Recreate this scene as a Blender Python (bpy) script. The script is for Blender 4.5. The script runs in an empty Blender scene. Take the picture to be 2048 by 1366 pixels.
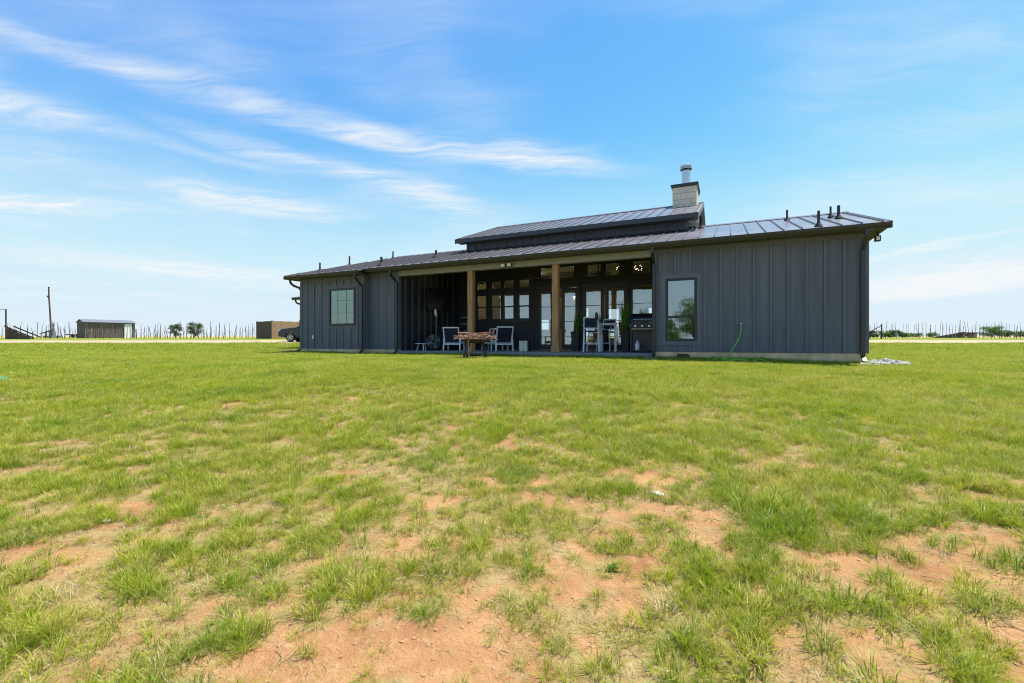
import bpy, bmesh, math, random
import numpy as np
from mathutils import Vector, Matrix

# ------------------------------------------------------------------ camera, sky, sun, exposure
SC = bpy.context.scene
COL = SC.collection
EYE = 0.36                                   # lens height above the porch floor (z = 0)
cam_data = bpy.data.cameras.new('camera')
cam_data.lens = 16.0; cam_data.sensor_width = 36.0
cam_data.clip_start = 0.05; cam_data.clip_end = 5000
cam = bpy.data.objects.new('camera', cam_data); COL.objects.link(cam)
cam.location = (0, 0, EYE); cam.rotation_euler = (math.radians(90), 0, 0)
SC.camera = cam

SUN_ELEV, SUN_AZ = 70.0, 70.0                # degrees; azimuth from +Y towards +X
SUN_STRENGTH, SKY_STRENGTH, EXPOSURE = 4.6, 0.15, 1.0
SC.view_settings.view_transform = 'Standard'
SC.view_settings.look = 'None'
SC.view_settings.exposure = EXPOSURE
SC.view_settings.gamma = 1.0
SC.view_settings.use_curve_mapping = False
SC.render.film_transparent = False
SC.cycles.use_denoising = True
try:
    SC.cycles.denoiser = 'OPENIMAGEDENOISE'
except Exception:
    pass
SC.cycles.max_bounces = 6
SC.cycles.transparent_max_bounces = 16
SC.cycles.sample_clamp_indirect = 8.0
SC.cycles.filter_width = 1.1

sd = bpy.data.lights.new('sun', 'SUN'); sd.energy = SUN_STRENGTH; sd.angle = math.radians(0.53)
sd.color = (1.0, 0.95, 0.87)
sun = bpy.data.objects.new('sun', sd); COL.objects.link(sun)
_e, _a = math.radians(SUN_ELEV), math.radians(SUN_AZ)
SUN_DIR = Vector((math.cos(_e) * math.sin(_a), math.cos(_e) * math.cos(_a), math.sin(_e)))
sun.rotation_euler = (-SUN_DIR).to_track_quat('-Z', 'Y').to_euler()
sun.location = (20, 10, 40)


class NT:
    """small node-tree helper"""
    def __init__(self, tree):
        self.t = tree; self.n = tree.nodes; self.l = tree.links; self.flat = False
    def node(self, typ, **kw):
        nd = self.n.new(typ)
        for k, v in kw.items():
            setattr(nd, k, v)
        return nd
    def put(self, nd, key, val):
        s = nd.inputs[key]
        if isinstance(val, bpy.types.NodeSocket):
            self.l.new(val, s)
        else:
            s.default_value = val
    def math(self, op, a, b=0.0, c=None, clamp=False):
        nd = self.node('ShaderNodeMath', operation=op, use_clamp=clamp)
        self.put(nd, 0, a); self.put(nd, 1, b)
        if c is not None:
            self.put(nd, 2, c)
        return nd.outputs[0]
    def vmath(self, op, a, b=None, scale=None):
        nd = self.node('ShaderNodeVectorMath', operation=op)
        self.put(nd, 0, a)
        if b is not None:
            self.put(nd, 1, b)
        if scale is not None:
            self.put(nd, 'Scale', scale)
        return nd.outputs['Value'] if op in ('DOT_PRODUCT', 'LENGTH', 'DISTANCE') else nd.outputs[0]
    def noise(self, vec, scale, detail=3.0, rough=0.55, dist=0.0):
        nd = self.node('ShaderNodeTexNoise')
        if self.flat:
            nd.noise_dimensions = '2D'
        self.put(nd, 'Vector', vec); self.put(nd, 'Scale', scale); self.put(nd, 'Detail', detail)
        self.put(nd, 'Roughness', rough); self.put(nd, 'Distortion', dist)
        return nd.outputs['Fac']
    def mapr(self, v, a, b, c=0.0, d=1.0, smooth=False):
        nd = self.node('ShaderNodeMapRange', interpolation_type='SMOOTHSTEP' if smooth else 'LINEAR')
        self.put(nd, 'Value', v); self.put(nd, 'From Min', a); self.put(nd, 'From Max', b)
        self.put(nd, 'To Min', c); self.put(nd, 'To Max', d)
        return nd.outputs[0]
    def mix(self, f, a, b):
        nd = self.node('ShaderNodeMix', data_type='RGBA')
        self.put(nd, 0, f)
        for key, v in ((6, a), (7, b)):
            if not isinstance(v, bpy.types.NodeSocket) and len(v) == 3:
                v = (*v, 1.0)
            self.put(nd, key, v)
        return nd.outputs[2]
    def scalevec(self, vec, s):
        nd = self.node('ShaderNodeMapping'); self.put(nd, 'Vector', vec); self.put(nd, 'Scale', s)
        return nd.outputs[0]


# sky: daylight sky with a thin layer of cirrus, laid out on a cloud sheet above the ground
world = bpy.data.worlds.new('World'); SC.world = world; world.use_nodes = True
W = NT(world.node_tree); W.n.clear(); W.flat = True
sky = W.node('ShaderNodeTexSky', sky_type='NISHITA')
sky.sun_disc = False; sky.sun_elevation = _e; sky.sun_rotation = _a
sky.altitude = 400; sky.air_density = 0.7; sky.dust_density = 0.3; sky.ozone_density = 4.0
# film response of the clear sky: a little more saturation, soft shoulder, the same in every direction
hs = W.node('ShaderNodeHueSaturation'); W.put(hs, 'Saturation', 1.08); W.put(hs, 'Color', sky.outputs[0])
lin = W.vmath('MULTIPLY', hs.outputs[0], (0.205, 0.322, 0.415))
def gam(v, g):
    nd = W.node('ShaderNodeGamma'); W.put(nd, 'Color', v); W.put(nd, 'Gamma', g); return nd.outputs[0]
clear = W.vmath('DIVIDE', lin, gam(W.vmath('ADD', gam(lin, 5.0), (1, 1, 1)), 0.2))
tc = W.node('ShaderNodeTexCoord')
dirv = tc.outputs['Generated']
sx = W.node('ShaderNodeSeparateXYZ'); W.put(sx, 0, dirv)
zc = W.math('MAXIMUM', sx.outputs['Z'], 0.03)
flat = W.vmath('SCALE', dirv, scale=W.math('DIVIDE', 1.0, zc))
sheet = W.vmath('MULTIPLY', flat, (1, 1, 0))
# wind-drawn fibres: noise stretched along the drift of the cirrus, gently warped
wt = W.node('ShaderNodeTexNoise', noise_dimensions='2D'); W.put(wt, 'Vector', sheet); W.put(wt, 'Scale', 1.5); W.put(wt, 'Detail', 2.5); W.put(wt, 'Roughness', 0.6)
warpv = W.vmath('MULTIPLY', W.vmath('SUBTRACT', wt.outputs['Color'], (0.5, 0.5, 0.5)), (1, 1, 0))
reach = W.math('MULTIPLY', W.vmath('LENGTH', sheet), 0.13)
bent = W.vmath('ADD', sheet, W.vmath('SCALE', warpv, scale=reach))
rot = W.node('ShaderNodeMapping'); W.put(rot, 'Vector', bent); W.put(rot, 'Rotation', (0, 0, math.radians(-33))); W.put(rot, 'Scale', (0.5, 3.4, 1))
fibre = W.noise(rot.outputs[0], 2.3, 6.0, 0.68, 0.2)
# (x0, y0, x1, y1, half width, opacity): the drawn-out cirrus bands, in cloud-sheet units
BANDS = [(-2.05, 1.18, -0.60, 2.26, 0.10, 0.46), (-1.35, 1.80, 0.12, 2.60, 0.14, 0.62), (-0.72, 2.22, 0.80, 2.72, 0.17, 0.60),
         (-2.85, 1.15, -1.62, 2.38, 0.19, 0.56), (-2.05, 2.06, -1.00, 2.90, 0.12, 0.26),
         (-1.58, 1.98, -0.95, 2.86, 0.12, 0.46), (-1.42, 2.40, 0.15, 3.70, 0.22, 0.58),
         (-4.80, 3.00, -2.40, 3.50, 0.26, 0.66), (-2.50, 3.05, -1.15, 3.62, 0.34, 0.66),
         (-6.40, 5.10, -2.70, 7.8, 0.85, 0.72), (-4.9, 6.8, -2.2, 9.2, 1.2, 0.42),
         (4.20, 6.20, 4.60, 3.55, 0.16, 0.50), (5.9, 4.2, 9.6, 12.4, 1.5, 1.5), (4.5, 6.6, 6.8, 12.4, 1.7, 0.55),
         (0.05, 1.26, 0.95, 1.30, 0.11, 0.24), (1.35, 2.40, 2.8, 1.70, 0.28, 0.18)]
cloud = None
for x0, y0, x1, y1, wd, op in BANDS:
    ax, ay = x1 - x0, y1 - y0; half = math.hypot(ax, ay) / 2; an = math.atan2(ay, ax)
    mp = W.node('ShaderNodeMapping', vector_type='TEXTURE'); W.put(mp, 'Vector', bent)
    W.put(mp, 'Location', ((x0 + x1) / 2, (y0 + y1) / 2, 0)); W.put(mp, 'Rotation', (0, 0, an)); W.put(mp, 'Scale', (half * 1.22, wd * 1.65, 1))
    m = W.mapr(W.vmath('LENGTH', mp.outputs[0]), 1.0, 0.0, 0.0, op * 1.12, True)
    cloud = m if cloud is None else W.math('MAXIMUM', cloud, m)
cloud = W.math('MULTIPLY', cloud, W.mapr(fibre, 0.30, 0.70, 0.22, 1.55), clamp=True)
veil = W.math('ADD', W.math('MULTIPLY', W.mapr(fibre, 0.3, 0.7, 0.45, 1.5), W.mapr(W.noise(bent, 0.55, 3.0, 0.6), 0.38, 0.80, 0.0, 0.30, True)), W.mapr(sx.outputs['Z'], 0.50, 0.10, 0.0, 0.14, True))
cloud = W.math('ADD', cloud, W.math('MULTIPLY', veil, W.math('SUBTRACT', 1.0, cloud)), clamp=True)
cloud = W.math('MULTIPLY', cloud, W.mapr(sx.outputs['Z'], 0.0, 0.10, 0.70, 1.0))
haze = W.mapr(sx.outputs['Z'], 0.42, 0.02, 0.0, 0.85, True)
skycol = W.mix(cloud, W.mix(haze, clear, (0.69, 0.825, 0.955)), (0.90, 0.94, 0.97))
bg = W.node('ShaderNodeBackground'); W.put(bg, 'Color', W.vmath('SCALE', skycol, scale=1.0 / (SKY_STRENGTH * 2 ** EXPOSURE))); W.put(bg, 'Strength', SKY_STRENGTH)
wo = W.node('ShaderNodeOutputWorld'); W.l.new(bg.outputs[0], wo.inputs[0])

# ------------------------------------------------------------------ helpers
RNG = random.Random(7)
NR = np.random.default_rng(11)


class MB:
    """collects faces, then links them as ONE mesh object"""
    def __init__(self):
        self.v = []; self.f = []
    def quadbox(self, p):
        b = len(self.v); self.v += [tuple(q) for q in p]
        for a in ((0, 3, 2, 1), (4, 5, 6, 7), (0, 1, 5, 4), (1, 2, 6, 5), (2, 3, 7, 6), (3, 0, 4, 7)):
            self.f.append(tuple(b + i for i in a))
        return self
    def box(self, x0, x1, y0, y1, z0, z1):
        return self.quadbox([(x0, y0, z0), (x1, y0, z0), (x1, y1, z0), (x0, y1, z0), (x0, y0, z1), (x1, y0, z1), (x1, y1, z1), (x0, y1, z1)])
    def bar(self, a, b, w, h, up=(0, 0, 1)):
        """rectangular bar from a to b"""
        a, b = Vector(a), Vector(b); d = (b - a).normalized(); u = Vector(up)
        if abs(d.dot(u)) > 0.98:
            u = Vector((0, 1, 0))
        s = d.cross(u).normalized(); u = s.cross(d).normalized()
        p = []
        for q in (a, b):
            p += [q - s * w / 2 - u * h / 2, q + s * w / 2 - u * h / 2, q + s * w / 2 + u * h / 2, q - s * w / 2 + u * h / 2]
        return self.quadbox(p)
    def tube(self, pts, r, n=8, caps=True):
        pts = [Vector(p) for p in pts]; rs = r if isinstance(r, (list, tuple)) else [r] * len(pts)
        base = len(self.v); ref = None
        for i, p in enumerate(pts):
            d = (pts[min(i + 1, len(pts) - 1)] - pts[max(i - 1, 0)]).normalized()
            if ref is None:
                ref = Vector((0, 0, 1)) if abs(d.z) < 0.9 else Vector((1, 0, 0))
            s = d.cross(ref).normalized(); u = s.cross(d).normalized(); ref = u
            for k in range(n):
                an = 2 * math.pi * k / n
                self.v.append(tuple(p + (s * math.cos(an) + u * math.sin(an)) * rs[i]))
        for i in range(len(pts) - 1):
            for k in range(n):
                a = base + i * n + k; b = base + i * n + (k + 1) % n
                self.f.append((a, b, b + n, a + n))
        if caps:
            self.f.append(tuple(base + k for k in range(n))[::-1])
            self.f.append(tuple(base + (len(pts) - 1) * n + k for k in range(n)))
        return self
    def lathe(self, prof, c=(0, 0, 0), n=20, axis='z'):
        base = len(self.v)
        for r, z in prof:
            for k in range(n):
                an = 2 * math.pi * k / n
                x, y = r * math.cos(an), r * math.sin(an)
                q = (x, y, z) if axis == 'z' else ((x, z, y) if axis == 'y' else (z, x, y))
                self.v.append((q[0] + c[0], q[1] + c[1], q[2] + c[2]))
        for i in range(len(prof) - 1):
            for k in range(n):
                a = base + i * n + k; b = base + i * n + (k + 1) % n
                self.f.append((a, b, b + n, a + n))
        self.f.append(tuple(base + k for k in range(n))[::-1])
        self.f.append(tuple(base + (len(prof) - 1) * n + k for k in range(n)))
        return self
    def sphere(self, c, r, n=10, m=6, sq=(1, 1, 1)):
        prof = [(max(1e-4, r * math.sin(math.pi * i / m)), -r * math.cos(math.pi * i / m)) for i in range(m + 1)]
        b = len(self.v); self.lathe(prof, (0, 0, 0), n)
        for i in range(b, len(self.v)):
            v = self.v[i]; self.v[i] = (v[0] * sq[0] + c[0], v[1] * sq[1] + c[1], v[2] * sq[2] + c[2])
        return self
    def prism(self, poly, axis, a, b):
        """polygon (2D) extruded along axis from a to b; axis x: poly=(y,z); y: (x,z); z: (x,y)"""
        base = len(self.v); n = len(poly)
        for w in (a, b):
            for p, q in poly:
                self.v.append((w, p, q) if axis == 'x' else ((p, w, q) if axis == 'y' else (p, q, w)))
        self.f.append(tuple(base + i for i in range(n))[::-1]); self.f.append(tuple(base + n + i for i in range(n)))
        for i in range(n):
            j = (i + 1) % n
            self.f.append((base + i, base + j, base + n + j, base + n + i))
        return self
    def slab(self, top, thick):
        """planar polygon of 3D points with a thickness straight down"""
        base = len(self.v); n = len(top)
        self.v += [tuple(p) for p in top] + [(p[0], p[1], p[2] - thick) for p in top]
        self.f.append(tuple(base + i for i in range(n))); self.f.append(tuple(base + n + i for i in range(n))[::-1])
        for i in range(n):
            j = (i + 1) % n
            self.f.append((base + i, base + j, base + n + j, base + n + i))
        return self
    def ring(self, x0, x1, z0, z1, w, y0, y1):
        """rectangular frame lying in the xz plane"""
        self.box(x0, x0 + w, y0, y1, z0, z1); self.box(x1 - w, x1, y0, y1, z0, z1)
        self.box(x0 + w, x1 - w, y0, y1, z0, z0 + w); self.box(x0 + w, x1 - w, y0, y1, z1 - w, z1)
        return self
    def build(self, name, mat, parent=None, smooth=False, bevel=0.0, loc=None):
        me = bpy.data.meshes.new(name); me.from_pydata(self.v, [], self.f)
        bm = bmesh.new(); bm.from_mesh(me); bmesh.ops.recalc_face_normals(bm, faces=bm.faces); bm.to_mesh(me); bm.free()
        if smooth:
            me.polygons.foreach_set('use_smooth', [True] * len(me.polygons))
        o = bpy.data.objects.new(name, me); COL.objects.link(o)
        me.materials.append(mat)
        if parent is not None:
            o.parent = parent
        if loc is not None:
            o.location = loc
        if bevel:
            b = o.modifiers.new('bevel', 'BEVEL'); b.width = bevel; b.segments = 2; b.limit_method = 'ANGLE'; b.angle_limit = math.radians(40)
        if smooth:
            try:
                me.set_sharp_from_angle(angle=math.radians(40))
            except Exception:
                pass
        return o


def tag(o, label=None, cat=None, group=None, kind=None):
    if label: o['label'] = label
    if cat: o['category'] = cat
    if group: o['group'] = group
    if kind: o['kind'] = kind
    return o


def thing(name, label, cat, loc=(0, 0, 0), rz=0.0, group=None):
    o = bpy.data.objects.new(name, None); COL.objects.link(o)
    o.location = loc; o.rotation_euler = (0, 0, rz); o.empty_display_size = 0.2
    return tag(o, label, cat, group)


def copy_tree(root, loc, rz, label=None):
    def rec(o, parent):
        c = o.copy(); COL.objects.link(c)
        if parent is not None:
            c.parent = parent
        for ch in list(o.children):
            rec(ch, c)
        return c
    r = rec(root, None); r.location = loc; r.rotation_euler = (0, 0, rz)
    if label: r['label'] = label
    return r


def material(name, col, rough=0.6, metal=0.0, var=0.12, scale=6.0, bump=0.0, bscale=40.0, stretch=(1, 1, 1), spec=0.5, col2=None, world=False):
    m = bpy.data.materials.new(name); m.use_nodes = True
    N = NT(m.node_tree); b = N.n['Principled BSDF']
    if world:
        vec = N.node('ShaderNodeNewGeometry').outputs['Position']
    else:
        vec = N.node('ShaderNodeTexCoord').outputs['Object']
    vec = N.scalevec(vec, stretch)
    nz = N.noise(vec, scale, 5.0, 0.6)
    c2 = col2 or tuple(min(1, c * (1 + var * 2)) for c in col)
    c1 = col if col2 else tuple(c * (1 - var * 2) for c in col)
    N.put(b, 'Base Color', N.mix(N.mapr(nz, 0.3, 0.7), c1, c2))
    N.put(b, 'Roughness', N.mapr(nz, 0.2, 0.8, max(0.02, rough - 0.08), min(1, rough + 0.08)))
    N.put(b, 'Metallic', metal); N.put(b, 'Specular IOR Level', spec)
    if bump:
        bp = N.node('ShaderNodeBump'); N.put(bp, 'Strength', bump); N.put(bp, 'Distance', 0.01)
        N.put(bp, 'Height', N.noise(vec, bscale, 4.0)); N.put(b, 'Normal', bp.outputs[0])
    return m


def glass_material(name, reflect, tint=(0.9, 0.95, 0.93), coat=(0.92, 0.96, 1.0)):
    m = bpy.data.materials.new(name); m.use_nodes = True
    N = NT(m.node_tree); N.n.clear()
    tr = N.node('ShaderNodeBsdfTransparent'); N.put(tr, 'Color', (*tint, 1))
    gl = N.node('ShaderNodeBsdfGlossy'); N.put(gl, 'Roughness', 0.0); N.put(gl, 'Color', (*coat, 1))
    geo = N.node('ShaderNodeNewGeometry')
    wob = N.noise(geo.outputs['Position'], 1.3, 2.0)
    bp = N.node('ShaderNodeBump'); N.put(bp, 'Strength', 0.04); N.put(bp, 'Distance', 0.05); N.put(bp, 'Height', wob)
    N.put(gl, 'Normal', bp.outputs[0])
    lw = N.node('ShaderNodeFresnel'); N.put(lw, 'IOR', 1.5)
    fac = N.math('ADD', lw.outputs[0], reflect, clamp=True)
    mx = N.node('ShaderNodeMixShader'); N.put(mx, 0, fac)
    N.l.new(tr.outputs[0], mx.inputs[1]); N.l.new(gl.outputs[0], mx.inputs[2])
    out = N.node('ShaderNodeOutputMaterial'); N.l.new(mx.outputs[0], out.inputs[0])
    return m


def emit_material(name, col, strength):
    m = bpy.data.materials.new(name); m.use_nodes = True
    N = NT(m.node_tree); b = N.n['Principled BSDF']
    N.put(b, 'Base Color', (*col, 1)); N.put(b, 'Emission Color', (*col, 1)); N.put(b, 'Emission Strength', strength)
    return m


M = {}
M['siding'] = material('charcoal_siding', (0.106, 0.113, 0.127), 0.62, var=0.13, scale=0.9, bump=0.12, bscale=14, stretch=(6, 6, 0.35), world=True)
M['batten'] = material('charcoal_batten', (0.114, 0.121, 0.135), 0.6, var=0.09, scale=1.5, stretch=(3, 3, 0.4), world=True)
M['porch_board'] = material('black_porch_boards', (0.022, 0.025, 0.031), 0.6, var=0.1, scale=1.5, bump=0.12, bscale=14, stretch=(6, 6, 0.35), world=True)  # near-black boards, much darker than the outer siding
M['navy'] = material('clerestory_siding_in_blue_shade', (0.050, 0.066, 0.095), 0.6, var=0.1, scale=1.2, world=True)  # bluish shade under the overhang, put into a darker siding colour
M['trim'] = material('dark_bronze_trim', (0.030, 0.033, 0.037), 0.4, var=0.08)
M['gutter'] = material('gutter_paint', (0.026, 0.028, 0.026), 0.35, var=0.08)
M['beam'] = material('taupe_beam_paint', (0.28, 0.275, 0.245), 0.6, var=0.05)
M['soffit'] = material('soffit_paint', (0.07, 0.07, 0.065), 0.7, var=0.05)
M['frame'] = material('black_window_frame', (0.012, 0.014, 0.017), 0.4, var=0.1)
M['glass'] = glass_material('window_glass', 0.17, coat=(0.82, 0.92, 1.0))
M['glass_green'] = glass_material('tinted_window_glass', 0.22, (0.78, 0.95, 0.87), (0.76, 1.0, 0.86))
M['roof'] = material('standing_seam_metal', (0.185, 0.172, 0.184), 0.27, metal=0.25, var=0.06, scale=0.8, world=True)
M['seam'] = material('roof_seam_metal', (0.135, 0.125, 0.133), 0.3, metal=0.3, var=0.05)
M['concrete'] = material('slab_concrete', (0.22, 0.22, 0.22), 0.85, var=0.10, scale=3, bump=0.2, bscale=25, world=True)
M['foundation'] = material('foundation_concrete', (0.60, 0.45, 0.25), 0.9, var=0.16, scale=2.2, bump=0.3, bscale=18, world=True)
M['cedar'] = material('cedar_post', (0.27, 0.125, 0.042), 0.75, scale=2.4, bump=0.25, bscale=9, stretch=(5, 5, 0.6), col2=(0.50, 0.28, 0.115))
M['stone'] = material('limestone', (0.60, 0.54, 0.41), 0.85, var=0.08, scale=5, bump=0.5, bscale=12)
M['galv'] = material('galvanised_flue', (0.62, 0.63, 0.66), 0.34, metal=0.75, var=0.06)
M['black'] = material('black_metal', (0.012, 0.012, 0.013), 0.45, var=0.1)
M['rubber'] = material('black_rubber', (0.016, 0.016, 0.017), 0.8, var=0.1)
M['white'] = material('white_aluminium', (0.74, 0.76, 0.78), 0.4, var=0.03)
M['sling'] = material('navy_sling_mesh', (0.012, 0.018, 0.042), 0.75, var=0.15, scale=60)
M['interior'] = material('interior_plaster', (0.34, 0.30, 0.16), 0.8, var=0.04, scale=1.5)
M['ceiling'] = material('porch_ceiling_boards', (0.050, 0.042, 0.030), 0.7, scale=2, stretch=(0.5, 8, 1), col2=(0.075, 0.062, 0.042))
M['floor_in'] = material('interior_floor', (0.22, 0.15, 0.09), 0.5, var=0.1)
M['bulb'] = emit_material('warm_bulb', (1.0, 0.76, 0.46), 5.0)
M['lens'] = material('floodlight_lens', (0.80, 0.78, 0.68), 0.3, var=0.03)
# ------------------------------------------------------------------ terrain
def vnoise(x, y, seed=0):
    """smooth lattice noise in 0..1"""
    xi = np.floor(x).astype(np.int64); yi = np.floor(y).astype(np.int64)
    fx = x - xi; fy = y - yi; fx = fx * fx * (3 - 2 * fx); fy = fy * fy * (3 - 2 * fy)
    def h(a, b):
        n = (a * 374761393 + b * 668265263 + seed * 974634777) & 0x7fffffff
        n = ((n ^ (n >> 13)) * 1274126177) & 0x7fffffff
        return ((n ^ (n >> 16)) & 0xffff) / 65535.0
    return (h(xi, yi) * (1 - fx) + h(xi + 1, yi) * fx) * (1 - fy) + (h(xi, yi + 1) * (1 - fx) + h(xi + 1, yi + 1) * fx) * fy


def fbm(x, y, seed=0, oct=4):
    s = 0; a = 0.5; t = 0
    for i in range(oct):
        s = s + a * vnoise(x * 2 ** i, y * 2 ** i, seed + i); t += a; a *= 0.5
    return s / t


_ty = np.linspace(-60, 1500, 15601)
_tz = np.interp(_ty, [-60, -10, 0, 4, 8, 10.5, 12.2, 14, 24, 34, 40, 60, 120, 400, 1500],
                [-2.6, -1.75, -1.45, -1.13, -0.80, -0.61, -0.55, -0.53, -0.50, -0.13, 0.09, 0.43, 1.2, 5.0, 18.0])
_k = np.exp(-0.5 * (np.arange(-15, 16) / 6.0) ** 2); _k /= _k.sum()
_tz = np.concatenate([_tz[:15], np.convolve(_tz, _k, 'valid'), _tz[-15:]])


def ground_z(x, y):
    """terrain height; the lens is EYE above z = 0"""
    x = np.asarray(x, float); y = np.asarray(y, float)
    z = np.interp(y, _ty, _tz) + EYE
    near = np.clip((11.5 - y) / 4.0, 0, 1)
    z = z + near * (0.07 * (fbm(x * 0.45, y * 0.45, 3) - 0.5) + 0.035 * (fbm(x * 2.1, y * 2.1, 9, 3) - 0.5))
    return z


def gz(x, y):
    return float(ground_z(np.array([x]), np.array([y]))[0])


# bare, sun-baked patches of red soil in the lawn: (x, y, radius x, radius y, strength)
PATCHES = [(-0.30, 1.98, 0.62, 0.30, 1.0), (-0.75, 1.85, 0.5, 0.22, .8), (0.42, 2.45, 0.48, 0.34, 0.95), (0.95, 3.0, 0.5, 0.35, 0.75), (1.75, 2.45, 0.70, 0.24, 0.95),
           (1.20, 2.10, 0.28, 0.30, 0.85), (2.35, 2.42, 0.34, 0.22, 0.9), (2.05, 1.95, 0.40, 0.22, 0.9), (1.55, 1.90, 0.35, 0.16, .8),
           (2.75, 2.65, 0.40, 0.20, 0.9), (-2.50, 2.62, 0.50, 0.20, 0.7), (-3.1, 3.1, 0.5, 0.18, 0.6), (-2.2, 3.15, 0.7, 0.22, 0.5),
           (-0.2, 3.75, 0.32, 0.30, 0.9), (1.35, 3.95, 0.42, 0.30, 0.85), (0.55, 3.2, 0.35, 0.25, 0.6), (-1.05, 2.6, 0.45, 0.15, 0.5),
           (-0.5, 2.75, 0.35, 0.14, 0.6), (-1.5, 4.0, 0.25, 0.16, 0.7), (-2.7, 3.9, 0.5, 0.15, 0.45), (3.2, 3.4, 0.6, 0.2, 0.55),
           (2.5, 4.2, 0.6, 0.18, 0.6), (-2.45, 7.3, 0.35, 0.3, 0.8), (-3.2, 7.6, 0.2, 0.4, 0.7), (5.5, 8.6, 1.0, 0.25, 0.65), (7.2, 8.9, 0.7, 0.2, 0.6),
           (4.0, 4.6, 0.5, 0.2, 0.5), (3.6, 2.9, 0.3, 0.14, .6), (-8.5, 13.5, 1.2, 0.35, 0.7), (-14.0, 14.2, 1.4, 0.3, 0.7), (4.4, 9.7, 0.7, 0.15, 0.7),
           (-1.7, 2.05, 0.3, 0.12, 0.5), (0.2, 1.75, 0.25, 0.12, 0.6), (1.0, 1.6, 0.5, 0.15, 0.6), (8.5, 9.3, 0.6, 0.15, 0.6)]


def bare_mask(x, y):
    n = fbm(x * 1.7, y * 1.7, 21, 4); n2 = fbm(x * 5.5, y * 5.5, 33, 3)
    m = np.zeros_like(x)
    for px, py, rx, ry, s in PATCHES:
        d = np.sqrt(((x - px) / rx) ** 2 + ((y - py) / ry) ** 2)
        m = np.maximum(m, s * np.clip(1.55 - d, 0, 1.0))
    near = np.clip((6.5 - y) / 4.0, 0, 1)
    n3 = fbm(x * 12.0, y * 12.0, 41, 2)
    m = m * 0.74 + (n - 0.5) * 1.25 + (n2 - 0.5) * 1.8 + (n3 - 0.5) * 1.9 - 0.33 + near * 0.13 - 0.14 * np.clip((y - 4.0) / 3.0, 0, 1)
    return np.clip((m - 0.12) / 0.42, 0, 1)


HX0, HY0, HA = 8.316, 11.66, math.radians(25.4)
HC, HS = math.cos(HA), math.sin(HA)


def L(t, D, z=0.0):
    """house coordinates (along the wall, into the house, up) to world"""
    return Vector((HX0 + t * HC + D * HS, HY0 - t * HS + D * HC, z))


def to_house(x, y):
    dx, dy = x - HX0, y - HY0
    return dx * HC - dy * HS, dx * HS + dy * HC


def in_house(x, y, grow=0.0):
    t, D = to_house(x, y)
    main = (t > -19.2 - grow) & (t < 0.66 + grow) & (D > -0.02 - grow) & (D < 11)
    block = (t > -19.2 - grow) & (t < -15.5 + grow) & (D > -0.32 - grow) & (D < 1)
    return main | block


ROAD_Y0, ROAD_Y1 = 33.6, 40.0


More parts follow.
